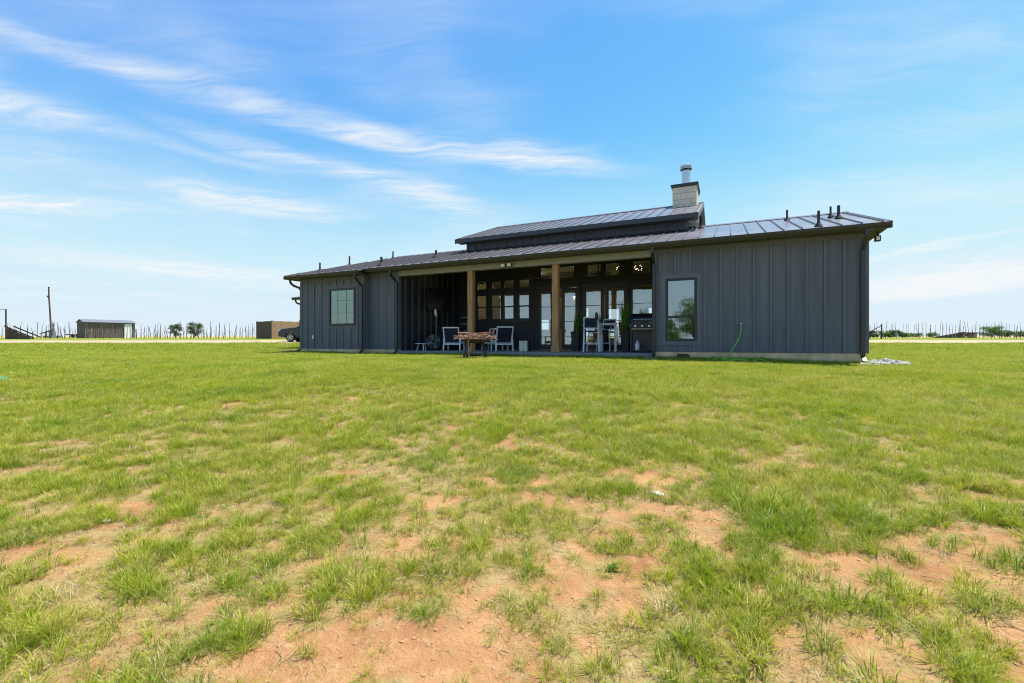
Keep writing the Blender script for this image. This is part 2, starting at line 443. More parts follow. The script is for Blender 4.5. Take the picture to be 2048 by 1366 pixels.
def make_ground():
    ys = np.concatenate([np.linspace(-40, 0.6, 24)[:-1], np.linspace(0.6, 6, 150)[:-1], np.linspace(6, 14, 90)[:-1], np.linspace(14, 45, 90)[:-1], np.geomspace(45, 1400, 60)])
    u = np.linspace(-1, 1, 281)
    xs = 5.5 * u + 1100 * np.sign(u) * np.abs(u) ** 5.0 + 14 * u ** 3
    X, Y = np.meshgrid(xs, ys); Z = ground_z(X, Y)
    nx, ny = len(xs), len(ys)
    verts = np.stack([X.ravel(), Y.ravel(), Z.ravel()], 1)
    i = np.arange(nx * ny).reshape(ny, nx)
    faces = np.stack([i[:-1, :-1].ravel(), i[:-1, 1:].ravel(), i[1:, 1:].ravel(), i[1:, :-1].ravel()], 1)
    me = bpy.data.meshes.new('ground'); me.from_pydata(verts.tolist(), [], faces.tolist())
    me.polygons.foreach_set('use_smooth', [True] * len(me.polygons))
    at = me.attributes.new('bare', 'FLOAT', 'POINT'); at.data.foreach_set('value', bare_mask(X.ravel(), Y.ravel()).astype(np.float32))
    o = bpy.data.objects.new('ground', me); COL.objects.link(o)
    # material: red sandy soil with drying cracks, straw litter between the tufts, green turf further out
    m = bpy.data.materials.new('lawn_soil'); m.use_nodes = True; N = NT(m.node_tree); b = N.n['Principled BSDF']
    pos = N.node('ShaderNodeNewGeometry').outputs['Position']
    sp = N.node('ShaderNodeSeparateXYZ'); N.put(sp, 0, pos); Yc = sp.outputs['Y']
    bare = N.node('ShaderNodeAttribute', attribute_name='bare').outputs['Fac']
    n1 = N.noise(pos, 2.2, 6.0, 0.6); n2 = N.noise(pos, 14.0, 6.0, 0.65); n3 = N.noise(pos, 70.0, 3.0)
    soil = N.mix(N.mapr(n1, 0.3, 0.7), (0.25, 0.114, 0.047), (0.42, 0.240, 0.110))
    soil = N.mix(N.mapr(n2, 0.52, 0.75, 0.0, 0.6), soil, (0.48, 0.31, 0.165))
    soil = N.mix(N.mapr(n3, 0.35, 0.6, 0.25, 0.0), soil, (0.20, 0.10, 0.05))
    vo = N.node('ShaderNodeTexVoronoi', feature='DISTANCE_TO_EDGE'); N.put(vo, 'Scale', 15.0)
    wp = N.node('ShaderNodeVectorMath', operation='ADD'); N.put(wp, 0, pos)
    wn = N.node('ShaderNodeTexNoise'); N.put(wn, 'Vector', pos); N.put(wn, 'Scale', 6.0); N.put(wn, 'Detail', 3.0)
    N.put(wp, 1, N.vmath('SCALE', wn.outputs['Color'], scale=0.22)); N.put(vo, 'Vector', wp.outputs[0])
    crack = N.math('MULTIPLY', N.mapr(vo.outputs['Distance'], 0.0, 0.011, 1.0, 0.0), N.mapr(N.noise(pos, 2.3, 2.0), 0.58, 0.70))
    soil = N.mix(N.math('MULTIPLY', crack, 0.45), soil, (0.11, 0.052, 0.026))
    thatch = N.mix(N.mapr(n2, 0.3, 0.7), (0.20, 0.130, 0.050), (0.34, 0.245, 0.110))
    thatch = N.mix(N.mapr(n1, 0.45, 0.7, 0.0, 0.25), thatch, (0.17, 0.165, 0.035))
    near = N.mix(bare, thatch, soil)
    turf = N.mix(N.mapr(N.noise(pos, 0.35, 5.0, 0.6), 0.35, 0.68), (0.135, 0.180, 0.012), (0.200, 0.215, 0.024))
    turf = N.mix(N.mapr(N.noise(N.scalevec(pos, (1, 3, 1)), 0.16, 4.0), 0.58, 0.74, 0.0, 0.5), turf, (0.30, 0.235, 0.11))
    turf = N.mix(N.math('MULTIPLY', bare, 0.55), turf, (0.42, 0.27, 0.13))
    col = N.mix(N.mapr(Yc, 12.0, 24.0), near, turf)
    field = N.mix(N.mapr(N.noise(N.scalevec(pos, (0.3, 1, 1)), 0.03, 4.0), 0.4, 0.6), (0.27, 0.25, 0.10), (0.42, 0.30, 0.19))
    col = N.mix(N.mapr(Yc, 62.0, 110.0), col, field)
    N.put(b, 'Base Color', col); N.put(b, 'Roughness', 0.95); N.put(b, 'Specular IOR Level', 0.15)
    bp = N.node('ShaderNodeBump'); N.put(bp, 'Strength', 0.9); N.put(bp, 'Distance', 0.03)
    hgt = N.math('ADD', N.math('MULTIPLY', n2, 0.8), N.math('ADD', N.math('MULTIPLY', n3, 0.45), N.math('MULTIPLY', crack, -0.8)))
    N.put(bp, 'Height', hgt); N.put(b, 'Normal', bp.outputs[0])
    me.materials.append(m)
    return tag(o, 'patchy lawn and open plain reaching to the horizon', kind='structure')


make_ground()


def strip(name, xs, y0f, y1f, n, lift, mat, label):
    v = []; f = []
    for k, x in enumerate(xs):
        for j in range(n + 1):
            y = y0f(x) + (y1f(x) - y0f(x)) * j / n
            v.append((x, y, gz(x, y) + lift))
    for k in range(len(xs) - 1):
        for j in range(n):
            a = k * (n + 1) + j
            f.append((a, a + n + 1, a + n + 2, a + 1))
    me = bpy.data.meshes.new(name); me.from_pydata(v, [], f); me.materials.append(mat)
    me.polygons.foreach_set('use_smooth', [True] * len(me.polygons))
    o = bpy.data.objects.new(name, me); COL.objects.link(o)
    return tag(o, label, kind='structure')


M['gravel'] = material('caliche_gravel', (0.33, 0.255, 0.165), 0.95, var=0.12, scale=2.5, bump=0.5, bscale=8, world=True)
rx = list(np.arange(-150, 151, 1.5))
strip('gravel_road', rx, lambda x: ROAD_Y0 + 0.35 * math.sin(x * 0.31) + 0.2 * math.sin(x * 1.3) + 0.004 * max(0, x) ** 1.3,
      lambda x: ROAD_Y1 + 0.4 * math.sin(x * 0.23 + 1) + 0.004 * max(0, x) ** 1.3, 8, 0.02, M['gravel'], 'pale caliche drive running past the house')


# ------------------------------------------------------------------ grass
def leaf_material(name, c1, c2, dry, trans=0.45, drymin=0.62, patchy=0.55):
    m = bpy.data.materials.new(name); m.use_nodes = True; N = NT(m.node_tree); N.n.clear()
    oi = N.node('ShaderNodeObjectInfo')
    pos = N.node('ShaderNodeNewGeometry').outputs['Position']
    col = N.mix(oi.outputs['Random'], c1, c2)
    blade = N.node('ShaderNodeAttribute', attribute_name='tone').outputs['Fac']
    big = N.noise(pos, 0.55, 4.0, 0.6)
    sm = N.noise(pos, 4.5, 3.0, 0.65)
    f = N.math('ADD', N.math('MULTIPLY', blade, 0.50), N.math('ADD', N.math('MULTIPLY', big, 0.65), N.math('MULTIPLY', sm, 0.65)))
    col = N.mix(N.mapr(f, drymin + 0.24, drymin + 0.62), col, dry)
    sw = N.noise(pos, 0.9, 2.0)
    col = N.mix(N.mapr(sw, 0.52, 0.72, 0.0, patchy), col, (c1[0] * 0.75, c1[1] * 0.95, c1[2] * 1.1))
    df = N.node('ShaderNodeBsdfDiffuse'); N.put(df, 'Color', col)
    tl = N.node('ShaderNodeBsdfTranslucent'); N.put(tl, 'Color', col)
    gl = N.node('ShaderNodeBsdfGlossy'); N.put(gl, 'Roughness', 0.45); N.put(gl, 'Color', (0.9, 0.95, 0.8, 1))
    a = N.node('ShaderNodeMixShader'); N.put(a, 0, trans); N.l.new(df.outputs[0], a.inputs[1]); N.l.new(tl.outputs[0], a.inputs[2])
    b2 = N.node('ShaderNodeMixShader'); N.put(b2, 0, 0.02); N.l.new(a.outputs[0], b2.inputs[1]); N.l.new(gl.outputs[0], b2.inputs[2])
    out = N.node('ShaderNodeOutputMaterial'); N.l.new(b2.outputs[0], out.inputs[0])
    return m


M['grass'] = leaf_material('grass_blades', (0.150, 0.245, 0.007), (0.380, 0.420, 0.018), (0.52, 0.43, 0.13))
M['straw'] = leaf_material('dry_grass', (0.42, 0.33, 0.17), (0.52, 0.43, 0.24), (0.5, 0.42, 0.25), 0.3, patchy=0.0)


def tuft(name, nb, spread, lo, hi, lean, wid, mat, seed, patch=0.0):
    r = random.Random(seed); v = []; f = []; tone = []
    for i in range(nb):
        an = r.uniform(0, 2 * math.pi); rad = spread * math.sqrt(r.random())
        bx, by = rad * math.cos(an), rad * math.sin(an)
        if patch:
            bx += r.uniform(-patch, patch); by += r.uniform(-patch, patch)
        h = r.uniform(lo, hi); da = an + r.gauss(0, 0.9); le = lean * r.uniform(0.35, 1.25)
        dx, dy = math.cos(da) * le * h, math.sin(da) * le * h
        w = wid * r.uniform(0.7, 1.25); sa = da + math.pi / 2 + r.uniform(-.7, .7); sx_, sy_ = math.cos(sa) * w / 2, math.sin(sa) * w / 2
        b0 = len(v)
        zt = h * max(0.35, 1 - 0.45 * le)
        v += [(bx - sx_, by - sy_, -0.01), (bx + sx_, by + sy_, -0.01),
              (bx + dx * .4 - sx_ * .85, by + dy * .4 - sy_ * .85, zt * .62), (bx + dx * .4 + sx_ * .85, by + dy * .4 + sy_ * .85, zt * .62),
              (bx + dx, by + dy, zt)]
        f += [(b0, b0 + 1, b0 + 3, b0 + 2), (b0 + 2, b0 + 3, b0 + 4)]
        tone += [r.random()] * 5
    me = bpy.data.meshes.new(name); me.from_pydata(v, [], f)
    at = me.attributes.new('tone', 'FLOAT', 'POINT'); at.data.foreach_set('value', np.array(tone, np.float32))
    me.materials.append(mat)
    return bpy.data.objects.new(name, me)


def collection(name, objs):
    c = bpy.data.collections.new(name)
    for o in objs:
        c.objects.link(o)
    return c


near_c = collection('near_tufts', [tuft('tuft', 58, 0.042, .045, .125, 1.0, .0031, M['grass'], k) for k in range(6)] +
                    [tuft('tuft', 44, 0.085, .02, .065, 1.35, .0028, M['grass'], 20 + k) for k in range(6)] +
                    [tuft('tuft', 26, 0.02, .05, .13, .85, .0036, M['grass'], 30 + k) for k in range(2)] +
                    [tuft('tuft', 30, 0.05, .03, .09, 1.2, .0030, M['straw'], 36 + k) for k in range(1)])
straw_c = collection('straw_tufts', [tuft('straw', 16, 0.06, .02, .07, 1.6, .0028, M['straw'], 50 + k) for k in range(4)])
mid_c = collection('mid_tufts', [tuft('tuft', 60, 0.06, .04, .10, .9, .0060, M['grass'], 60 + k, .12) for k in range(5)])
far_c = collection('far_tufts', [tuft('tuft', 90, 0.12, .035, .085, .9, .013, M['grass'], 80 + k, .35) for k in range(4)])


def make_grass():
    ys = np.concatenate([np.linspace(0.5, 6, 130)[:-1], np.linspace(6, 14, 110)[:-1], np.linspace(14, 34, 70)])
    u = np.linspace(-1, 1, 221)
    V = []; F = []; A = []
    X = u[None, :] * (3.2 + 1.22 * ys[:, None]); Y = np.repeat(ys[:, None], len(u), 1)
    Z = ground_z(X, Y) - 0.004
    x, y = X.ravel(), Y.ravel()
    bare = bare_mask(x, y)
    clump = fbm(x * 4.2, y * 4.2, 77, 3); lush = fbm(x * 0.5, y * 0.5, 55, 3)
    keep = 1.0 - in_house(x, y, 0.05)
    t, D = to_house(x, y)
    g = np.clip(1.0 - bare * 1.12, 0.0, 1.0)
    sp = np.clip((clump - 0.30) / 0.3, 0.12, 1.15)
    dn = np.where(y < 9.5, 1.0, np.clip((11.5 - y) / 2.0, 0, 1))
    d1 = keep * dn * (450 * g * sp + 46) * np.where(y < 5.5, 1, 0.85)
    d2 = keep * np.clip((y - 7.5) / 3.0, 0, 1) * np.clip((25 - y) / 4.0, 0, 1) * (150 * g * np.clip(sp, .6, 1.1) + 4)
    d3 = keep * np.clip((y - 19) / 4.0, 0, 1) * np.clip((33.4 - y) / 0.6, 0, 1) * 16 * np.clip(g, .25, 1)
    ds = keep * dn * np.clip(0.25 + bare * 1.6, 0, 1) * np.clip(1.3 - bare, 0, 1) * 120 * (y < 8)
    hug = (np.abs(D + 0.12) < 0.22) & (t > -19.3) & (t < 0.8) | (np.abs(D + 0.40) < 0.22) & (t > -19.3) & (t < -15.4)
    sc = (0.62 + 0.75 * lush) * (0.62 + 0.5 * g) * np.where(hug, 1.5, 1.0)
    ny, nx = X.shape
    i = np.arange(nx * ny).reshape(ny, nx)
    faces = np.stack([i[:-1, :-1].ravel(), i[:-1, 1:].ravel(), i[1:, 1:].ravel(), i[1:, :-1].ravel()], 1)
    me = bpy.data.meshes.new('grass'); me.from_pydata(np.stack([x, y, Z.ravel()], 1).tolist(), [], faces.tolist())
    for nm, arr in (('d_near', d1), ('d_mid', d2), ('d_far', d3), ('d_straw', ds), ('g_scale', sc)):
        at = me.attributes.new(nm, 'FLOAT', 'POINT'); at.data.foreach_set('value', arr.astype(np.float32))
    o = bpy.data.objects.new('grass', me); COL.objects.link(o)
    ng = bpy.data.node_groups.new('grass_scatter', 'GeometryNodeTree')
    ng.interface.new_socket(name='Geometry', in_out='INPUT', socket_type='NodeSocketGeometry')
    ng.interface.new_socket(name='Geometry', in_out='OUTPUT', socket_type='NodeSocketGeometry')
    N = NT(ng); gi = N.node('NodeGroupInput'); go = N.node('NodeGroupOutput'); jn = N.node('GeometryNodeJoinGeometry')
    for k, (attr, coll, lo, hi) in enumerate((('d_near', near_c, .65, 1.25), ('d_mid', mid_c, .75, 1.2), ('d_far', far_c, .8, 1.2), ('d_straw', straw_c, .6, 1.3))):
        dp = N.node('GeometryNodeDistributePointsOnFaces', distribute_method='RANDOM'); N.l.new(gi.outputs[0], dp.inputs['Mesh'])
        na = N.node('GeometryNodeInputNamedAttribute', data_type='FLOAT'); na.inputs['Name'].default_value = attr
        N.l.new(na.outputs['Attribute'], dp.inputs['Density']); dp.inputs['Seed'].default_value = 5 + k
        ci = N.node('GeometryNodeCollectionInfo'); ci.inputs['Collection'].default_value = coll
        ci.inputs['Separate Children'].default_value = True; ci.inputs['Reset Children'].default_value = True
        ip = N.node('GeometryNodeInstanceOnPoints'); N.l.new(dp.outputs['Points'], ip.inputs['Points'])
        N.l.new(ci.outputs[0], ip.inputs['Instance']); ip.inputs['Pick Instance'].default_value = True
        rr = N.node('FunctionNodeRandomValue', data_type='FLOAT_VECTOR'); rr.inputs[0].default_value = (-.2, -.2, 0); rr.inputs[1].default_value = (.2, .2, 6.28)
        rr.inputs['Seed'].default_value = 31 + k
        N.l.new(rr.outputs[0], ip.inputs['Rotation'])
        rs = N.node('FunctionNodeRandomValue', data_type='FLOAT'); rs.inputs[2].default_value = lo; rs.inputs[3].default_value = hi
        rs.inputs['Seed'].default_value = 71 + k
        nsc = N.node('GeometryNodeInputNamedAttribute', data_type='FLOAT'); nsc.inputs['Name'].default_value = 'g_scale'
        ml = N.math('MULTIPLY', rs.outputs[1], nsc.outputs['Attribute'])
        N.l.new(ml, ip.inputs['Scale'])
        N.l.new(ip.outputs[0], jn.inputs[0])
    N.l.new(jn.outputs[0], go.inputs[0])
    md = o.modifiers.new('scatter', 'NODES'); md.node_group = ng
    return tag(o, 'uneven yellow-green bunch grass growing over the red soil', 'grass', kind='stuff')


make_grass()


def make_crumbs():
    ys = np.linspace(1.0, 7.5, 110); u = np.linspace(-1, 1, 150)
    X = u[None, :] * (1.6 + 1.2 * ys[:, None]); Y = np.repeat(ys[:, None], len(u), 1)
    x, y = X.ravel(), Y.ravel(); bare = bare_mask(x, y)
    ny, nx = X.shape; i = np.arange(nx * ny).reshape(ny, nx)
    faces = np.stack([i[:-1, :-1].ravel(), i[:-1, 1:].ravel(), i[1:, 1:].ravel(), i[1:, :-1].ravel()], 1)
    me = bpy.data.meshes.new('soil_crumbs'); me.from_pydata(np.stack([x, y, ground_z(X, Y).ravel()], 1).tolist(), [], faces.tolist())
    dn = (40 + 330 * bare * np.clip((fbm(x * 2.2, y * 2.2, 91, 3) - .35) / .3, 0, 1)) * np.clip((7 - y) / 3, 0.1, 1)
    at = me.attributes.new('d_crumb', 'FLOAT', 'POINT'); at.data.foreach_set('value', dn.astype(np.float32))
    o = bpy.data.objects.new('soil_crumbs', me); COL.objects.link(o)
    mt = material('soil_clod', (0.24, 0.125, 0.060), 0.95, scale=30, col2=(0.42, 0.26, 0.14))
    lumps = []
    for k in range(5):
        bm = bmesh.new(); bmesh.ops.create_icosphere(bm, subdivisions=1, radius=.007); r = random.Random(k)
        for v in bm.verts:
            v.co *= r.uniform(.65, 1.25); v.co.z *= .7
        m2 = bpy.data.meshes.new('clod'); bm.to_mesh(m2); bm.free(); m2.materials.append(mt); lumps.append(bpy.data.objects.new('clod', m2))
    tw = MB()
    for k in range(3):
        r = random.Random(60 + k); a = r.uniform(0, 6)
        tw.tube([(0, 0, .003), (.02 * math.cos(a), .02 * math.sin(a), .006), (.05 * math.cos(a + .4), .05 * math.sin(a + .4), .003)], .0011, 4)
    ob = tw.build('twig', M['straw']); me2 = ob.data; bpy.data.objects.remove(ob); lumps.append(bpy.data.objects.new('twig', me2))
    cl = collection('clods', lumps)
    ng = bpy.data.node_groups.new('crumb_scatter', 'GeometryNodeTree')
    ng.interface.new_socket(name='Geometry', in_out='INPUT', socket_type='NodeSocketGeometry'); ng.interface.new_socket(name='Geometry', in_out='OUTPUT', socket_type='NodeSocketGeometry')
    N = NT(ng); gi = N.node('NodeGroupInput'); go = N.node('NodeGroupOutput')
    dp = N.node('GeometryNodeDistributePointsOnFaces', distribute_method='RANDOM'); N.l.new(gi.outputs[0], dp.inputs['Mesh'])
    na = N.node('GeometryNodeInputNamedAttribute', data_type='FLOAT'); na.inputs['Name'].default_value = 'd_crumb'; N.l.new(na.outputs['Attribute'], dp.inputs['Density'])
    ci = N.node('GeometryNodeCollectionInfo'); ci.inputs['Collection'].default_value = cl; ci.inputs['Separate Children'].default_value = True; ci.inputs['Reset Children'].default_value = True
    ip = N.node('GeometryNodeInstanceOnPoints'); N.l.new(dp.outputs['Points'], ip.inputs['Points']); N.l.new(ci.outputs[0], ip.inputs['Instance']); ip.inputs['Pick Instance'].default_value = True
    rr = N.node('FunctionNodeRandomValue', data_type='FLOAT_VECTOR'); rr.inputs[0].default_value = (0, 0, 0); rr.inputs[1].default_value = (.3, .3, 6.28); N.l.new(rr.outputs[0], ip.inputs['Rotation'])
    rs = N.node('FunctionNodeRandomValue', data_type='FLOAT'); rs.inputs[2].default_value = 0.0; rs.inputs[3].default_value = 1.0
    N.l.new(N.math('ADD', N.math('MULTIPLY', N.math('POWER', rs.outputs[1], 3.0), 1.5), 0.35), ip.inputs['Scale'])
    N.l.new(ip.outputs[0], go.inputs[0])
    md = o.modifiers.new('scatter', 'NODES'); md.node_group = ng
    return tag(o, 'crumbs of red soil and dry litter scattered over the bare ground', 'soil crumbs', kind='stuff')


make_crumbs()
# ------------------------------------------------------------------ the house
house = thing('house', 'long charcoal board-and-batten house with dark metal roof, stone chimney and open porch', 'house', (HX0, HY0, 0), -HA)
EAVE_Z, SLOPE, RIDGE_D = 3.215, 0.3016, 3.96
RIDGE_Z = EAVE_Z + SLOPE * (RIDGE_D + 0.5)
PT0, PT1, PD = -14.08, -4.55, 4.30            # porch: left and right ends, depth


def roof_z(D):
    return EAVE_Z + SLOPE * (D + 0.5)


def part(name, mb, mat, parent=None, **kw):
    return mb.build(name, mat, parent or house, **kw)


def wall(name, t0, t1, z0, z1, d0, d1, openings=(), mat=None, parent=None):
    """wall facing the lawn, with holes (t0,t1,z0,z1)"""
    ts = sorted({t0, t1, *[o[0] for o in openings], *[o[1] for o in openings]})
    mb = MB()
    for a, b in zip(ts[:-1], ts[1:]):
        hs = sorted([(o[2], o[3]) for o in openings if o[0] <= a + 1e-6 and o[1] >= b - 1e-6])
        z = z0
        for h0, h1 in hs:
            if h0 > z:
                mb.box(a, b, d0, d1, z, h0)
            z = h1
        if z < z1:
            mb.box(a, b, d0, d1, z, z1)
    return part(name, mb, mat or M['siding'], parent)


def battens(wallo, ts, z0, z1, d, gaps=(), w=0.062, th=0.03, mat='batten'):
    for t in ts:
        segs = [(z0, z1)]
        for g0, g1, h0, h1 in gaps:
            if g0 - w / 2 < t < g1 + w / 2:
                segs = [s for a, b in segs for s in ((a, min(b, h0)), (max(a, h1), b)) if s[1] - s[0] > 0.02]
        for a, b in segs:
            part('batten', MB().box(t - w / 2, t + w / 2, d - th, d - 0.0005, a, b), M[mat], wallo, bevel=0.003)


def window(t0, t1, z0, z1, d, glass='glass', rail=None, vbars=(), hbars=(), fw=0.05, casing=0.0, bar=0.018, name='window', depth=0.09, bounds=True):
    fr = part(name, MB().ring(t0, t1, z0, z1, fw, d - 0.028, d + depth - 0.03), M['frame'])
    if rail is None:
        part('pane', MB().box(t0 + fw - .004, t1 - fw + .004, d + 0.010, d + 0.016, z0 + fw - .004, z1 - fw + .004), M[glass], fr)
    else:
        part('meeting_rail', MB().box(t0 + fw, t1 - fw, d - 0.016, d + 0.03, rail - 0.03, rail + 0.03), M['frame'], fr)
        part('pane', MB().box(t0 + fw - .004, t1 - fw + .004, d + 0.016, d + 0.022, z0 + fw - .004, rail - .02), M[glass], fr)
        part('pane', MB().box(t0 + fw - .004, t1 - fw + .004, d + 0.004, d + 0.010, rail + .02, z1 - fw + .004), M[glass], fr)
    for v in vbars:
        part('muntin', MB().box(v - bar / 2, v + bar / 2, d + 0.0005, d + 0.0085, z0 + fw, z1 - fw), M['frame'], fr)
    for h in hbars:
        part('muntin', MB().box(t0 + fw, t1 - fw, d - 0.0035, d + 0.0100, h - bar / 2, h + bar / 2), M['frame'], fr)
    if casing:
        c = casing
        part('casing', MB().box(t0 - c, t0, d - 0.022, d - 0.0008, z0 - c, z1 + c), M['batten'], fr)
        part('casing', MB().box(t1, t1 + c, d - 0.022, d - 0.0008, z0 - c, z1 + c), M['batten'], fr)
        part('casing', MB().box(t0, t1, d - 0.022, d - 0.0008, z1, z1 + c), M['batten'], fr)
        part('casing', MB().box(t0, t1, d - 0.022, d - 0.0008, z0 - c, z0), M['batten'], fr)
    return fr


# foundation and porch slab
part('foundation', MB().box(PT1 + .01, 0.62, 0.012, 11.2, -0.62, 0.055), M['foundation'])
part('foundation', MB().box(-19.13, -15.60, -0.268, 11.2, -0.62, 0.055), M['foundation'])
part('foundation', MB().box(-15.60, PT0 - .01, 0.012, 11.2, -0.62, 0.055), M['foundation'])
part('porch_slab', MB().box(PT0, PT1, -0.02, PD - .1, -0.62, 0.0), M['concrete'], bevel=0.012)
part('interior_floor', MB().box(PT0, PT1, PD - .1, 11.2, -0.62, 0.004), M['floor_in'])
part('foundation_vent', MB().prism([(-3.86, -0.135), (-3.80, -0.17), (-3.58, -0.17), (-3.52, -0.135), (-3.52, -0.03), (-3.58, 0.005), (-3.80, 0.005), (-3.86, -0.03)], 'y', -0.05, 0.02), M['black'])

# right-hand wall
W1 = (-4.18, -3.32, 0.37, 2.21)
wr = wall('right_wall', PT1, 0.64, 0.06, 3.10, 0.0, 0.14, [W1])
battens(wr, [-4.32 + 0.4075 * k for k in range(12)] + [0.58], 0.06, 2.97, 0.0, [(W1[0] - .11, W1[1] + .12, W1[2] - .12, W1[3] + .12)])
part('frieze_board', MB().box(PT1, 0.64, -0.03, -0.0008, 2.97, 3.09), M['batten'], wr)
part('corner_board', MB().box(0.60, 0.665, -0.032, 0.11, 0.06, 3.09), M['batten'], wr)
window(*W1, 0.0, rail=1.08, casing=0.12, fw=0.072)
part('hose_bib', MB().tube([(-2.19, 0.0, 0.82), (-2.19, -0.10, 0.82), (-2.19, -0.13, 0.77)], 0.018, 8).lathe([(0.035, -0.012), (0.035, 0.0)], (-2.19, -0.08, 0.86), 10), M['galv'])
# left-hand block, standing a little forward
W2 = (-17.48, -16.04, 1.02, 2.53)
wl = wall('left_block_wall', -19.15, -15.57, 0.06, 3.02, -0.28, -0.14, [W2])
battens(wl, [-18.75, -18.35, -17.92, -17.50, -17.10, -16.70, -16.30, -15.92], 0.06, 2.88, -0.28, [(W2[0] - .07, W2[1] + .07, W2[2] - .12, W2[3] + .12)])
part('frieze_board', MB().box(-19.15, -15.57, -0.31, -0.2808, 2.88, 3.01), M['batten'], wl)
part('corner_board', MB().box(-19.17, -19.06, -0.312, -0.2808, 0.06, 2.88), M['batten'], wl)
part('corner_board', MB().box(-15.67, -15.55, -0.312, -0.2808, 0.06, 2.88), M['batten'], wl)
window(*W2, -0.28, glass='glass_green', vbars=[-17.48 + 1.44 / 3, -17.48 + 2.88 / 3], hbars=[1.02 + 1.51 / 3, 1.02 + 3.02 / 3], casing=0.0, fw=0.075, bar=0.008)
part('outlet_box', MB().box(-18.40, -18.33, -0.345, -0.300, 0.46, 0.62), M['white'], wl, bevel=0.006)
part('block_return_wall', MB().box(-15.71, -15.572, -0.14, 0.0, 0.06, 3.02), M['siding'])
part('left_end_wall', MB().box(-19.15, -19.01, -0.14, 8.6, 0.06, 3.02), M['siding'])
# recessed wall between the block and the porch
wm = wall('recessed_wall', -15.57, PT0, 0.06, 3.10, 0.0, 0.14)
battens(wm, [-15.10, -14.69, -14.30], 0.06, 2.97, 0.0)
part('frieze_board', MB().box(-15.57, PT0, -0.03, -0.0008, 2.97, 3.09), M['batten'], wm)
# right end wall
part('right_end_wall', MB().prism([(0.14, 0.06), (8.6, 0.06), (8.6, 3.05), (RIDGE_D, RIDGE_Z - .16), (0.14, 3.10)], 'x', 0.50, 0.64), M['siding'])
# porch side walls
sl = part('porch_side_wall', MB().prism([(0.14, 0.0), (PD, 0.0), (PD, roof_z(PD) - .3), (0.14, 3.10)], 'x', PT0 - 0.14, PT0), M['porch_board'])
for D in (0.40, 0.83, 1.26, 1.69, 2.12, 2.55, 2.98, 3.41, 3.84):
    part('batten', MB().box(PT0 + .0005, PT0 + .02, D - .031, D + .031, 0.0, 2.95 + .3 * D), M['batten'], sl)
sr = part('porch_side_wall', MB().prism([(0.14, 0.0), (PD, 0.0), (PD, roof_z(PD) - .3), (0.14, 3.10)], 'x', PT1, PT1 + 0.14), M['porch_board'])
for k in range(9):
    D = 0.5 + 0.41 * k
    part('batten', MB().box(PT1 - .02, PT1 - .0005, D - .031, D + .031, 0.0, 2.95 + .3 * D), M['batten'], sr)
# porch back wall with its windows, doors and transoms
LOW = [(-12.99, -12.55), (-12.23, -11.80), (-11.62, -11.17), (-10.88, -10.42)]
DOORS = [(-9.98, -9.24), (-8.92, -8.18), (-7.98, -7.10), (-7.04, -6.16)]
TRAN = [(-9.92, -9.16), (-9.08, -8.30), (-7.84, -7.17), (-7.07, -6.40), (-5.99, -5.20)]
g = 0.05
ops = [(a - g, b + g, 1.34, 2.51) for a, b in LOW] + [(a - g, b + g, 2.72, 3.13) for a, b in LOW] + \
      [(DOORS[0][0], DOORS[1][1], 0.004, 2.64), (DOORS[2][0], DOORS[3][1], 0.004, 2.64), (-6.00, -5.14, 0.14, 2.62)] + \
      [(a, b, 3.00, 3.58) for a, b in TRAN]
# the back wall is pieced per bay so that holes of one bay do not cut another
edges = [PT0, -13.2, -10.25, -8.06, -6.08, PT1]
for a, b in zip(edges[:-1], edges[1:]):
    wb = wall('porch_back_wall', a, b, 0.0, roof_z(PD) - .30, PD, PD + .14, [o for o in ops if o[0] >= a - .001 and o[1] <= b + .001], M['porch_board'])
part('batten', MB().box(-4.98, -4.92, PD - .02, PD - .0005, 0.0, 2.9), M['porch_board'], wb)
for t in (-13.6, -10.17, -8.10 + .02, -6.06):
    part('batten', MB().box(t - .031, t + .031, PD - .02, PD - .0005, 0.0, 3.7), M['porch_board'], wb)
for k in range(7):
    t = -13.05 + k * 0.42
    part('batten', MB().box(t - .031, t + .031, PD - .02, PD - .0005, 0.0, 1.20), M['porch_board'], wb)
for a, b in LOW:
    window(a - g, b + g, 1.34, 2.51, PD, rail=1.93)
    window(a - g, b + g, 2.72, 3.13, PD, name='transom_window', fw=0.045)
part('window_sill', MB().box(-13.12, -10.30, PD - .05, PD - .0008, 1.24, 1.30), M['frame'])
for a, b in TRAN:
    window(a, b, 3.00, 3.58, PD, name='transom_window', fw=0.055)
for k, (a, b) in enumerate(DOORS):
    s = 0.13
    dr = part('patio_door', MB().ring(a + .004, b - .004, 0.02, 2.63, s, PD + 0.02, PD + 0.065).box(a + s + .004, b - s - .004, PD + .0205, PD + .0645, 0.15, 0.24), M['frame'])
    part('pane', MB().box(a + s, b - s, PD + .038, PD + .045, 0.238, 2.502), M['glass'], dr)
    for h in (0.56, 1.20, 1.85):
        part('muntin', MB().box(a + s + .004, b - s - .004, PD + .028, PD + .0375, h - .013, h + .013), M['frame'], dr)
    hx = b - .06 if k % 2 == 0 else a + .06
    part('handle', MB().tube([(hx, PD + .02, 1.02), (hx, PD - .04, 1.02), (hx + (-.1 if k % 2 == 0 else .1), PD - .045, 1.02)], .011, 8), M['galv'], dr)
fw_ = window(-6.00, -5.14, 0.14, 2.62, PD, hbars=[1.20, 1.87], fw=0.06, name='tall_window')
# ledge lines over the doors
part('door_head_trim', MB().box(-10.05, -8.10, PD - .03, PD - .0008, 2.64, 2.74), M['trim'])
part('door_head_trim', MB().box(-8.02, -6.10, PD - .03, PD - .0008, 2.64, 2.74), M['trim'])

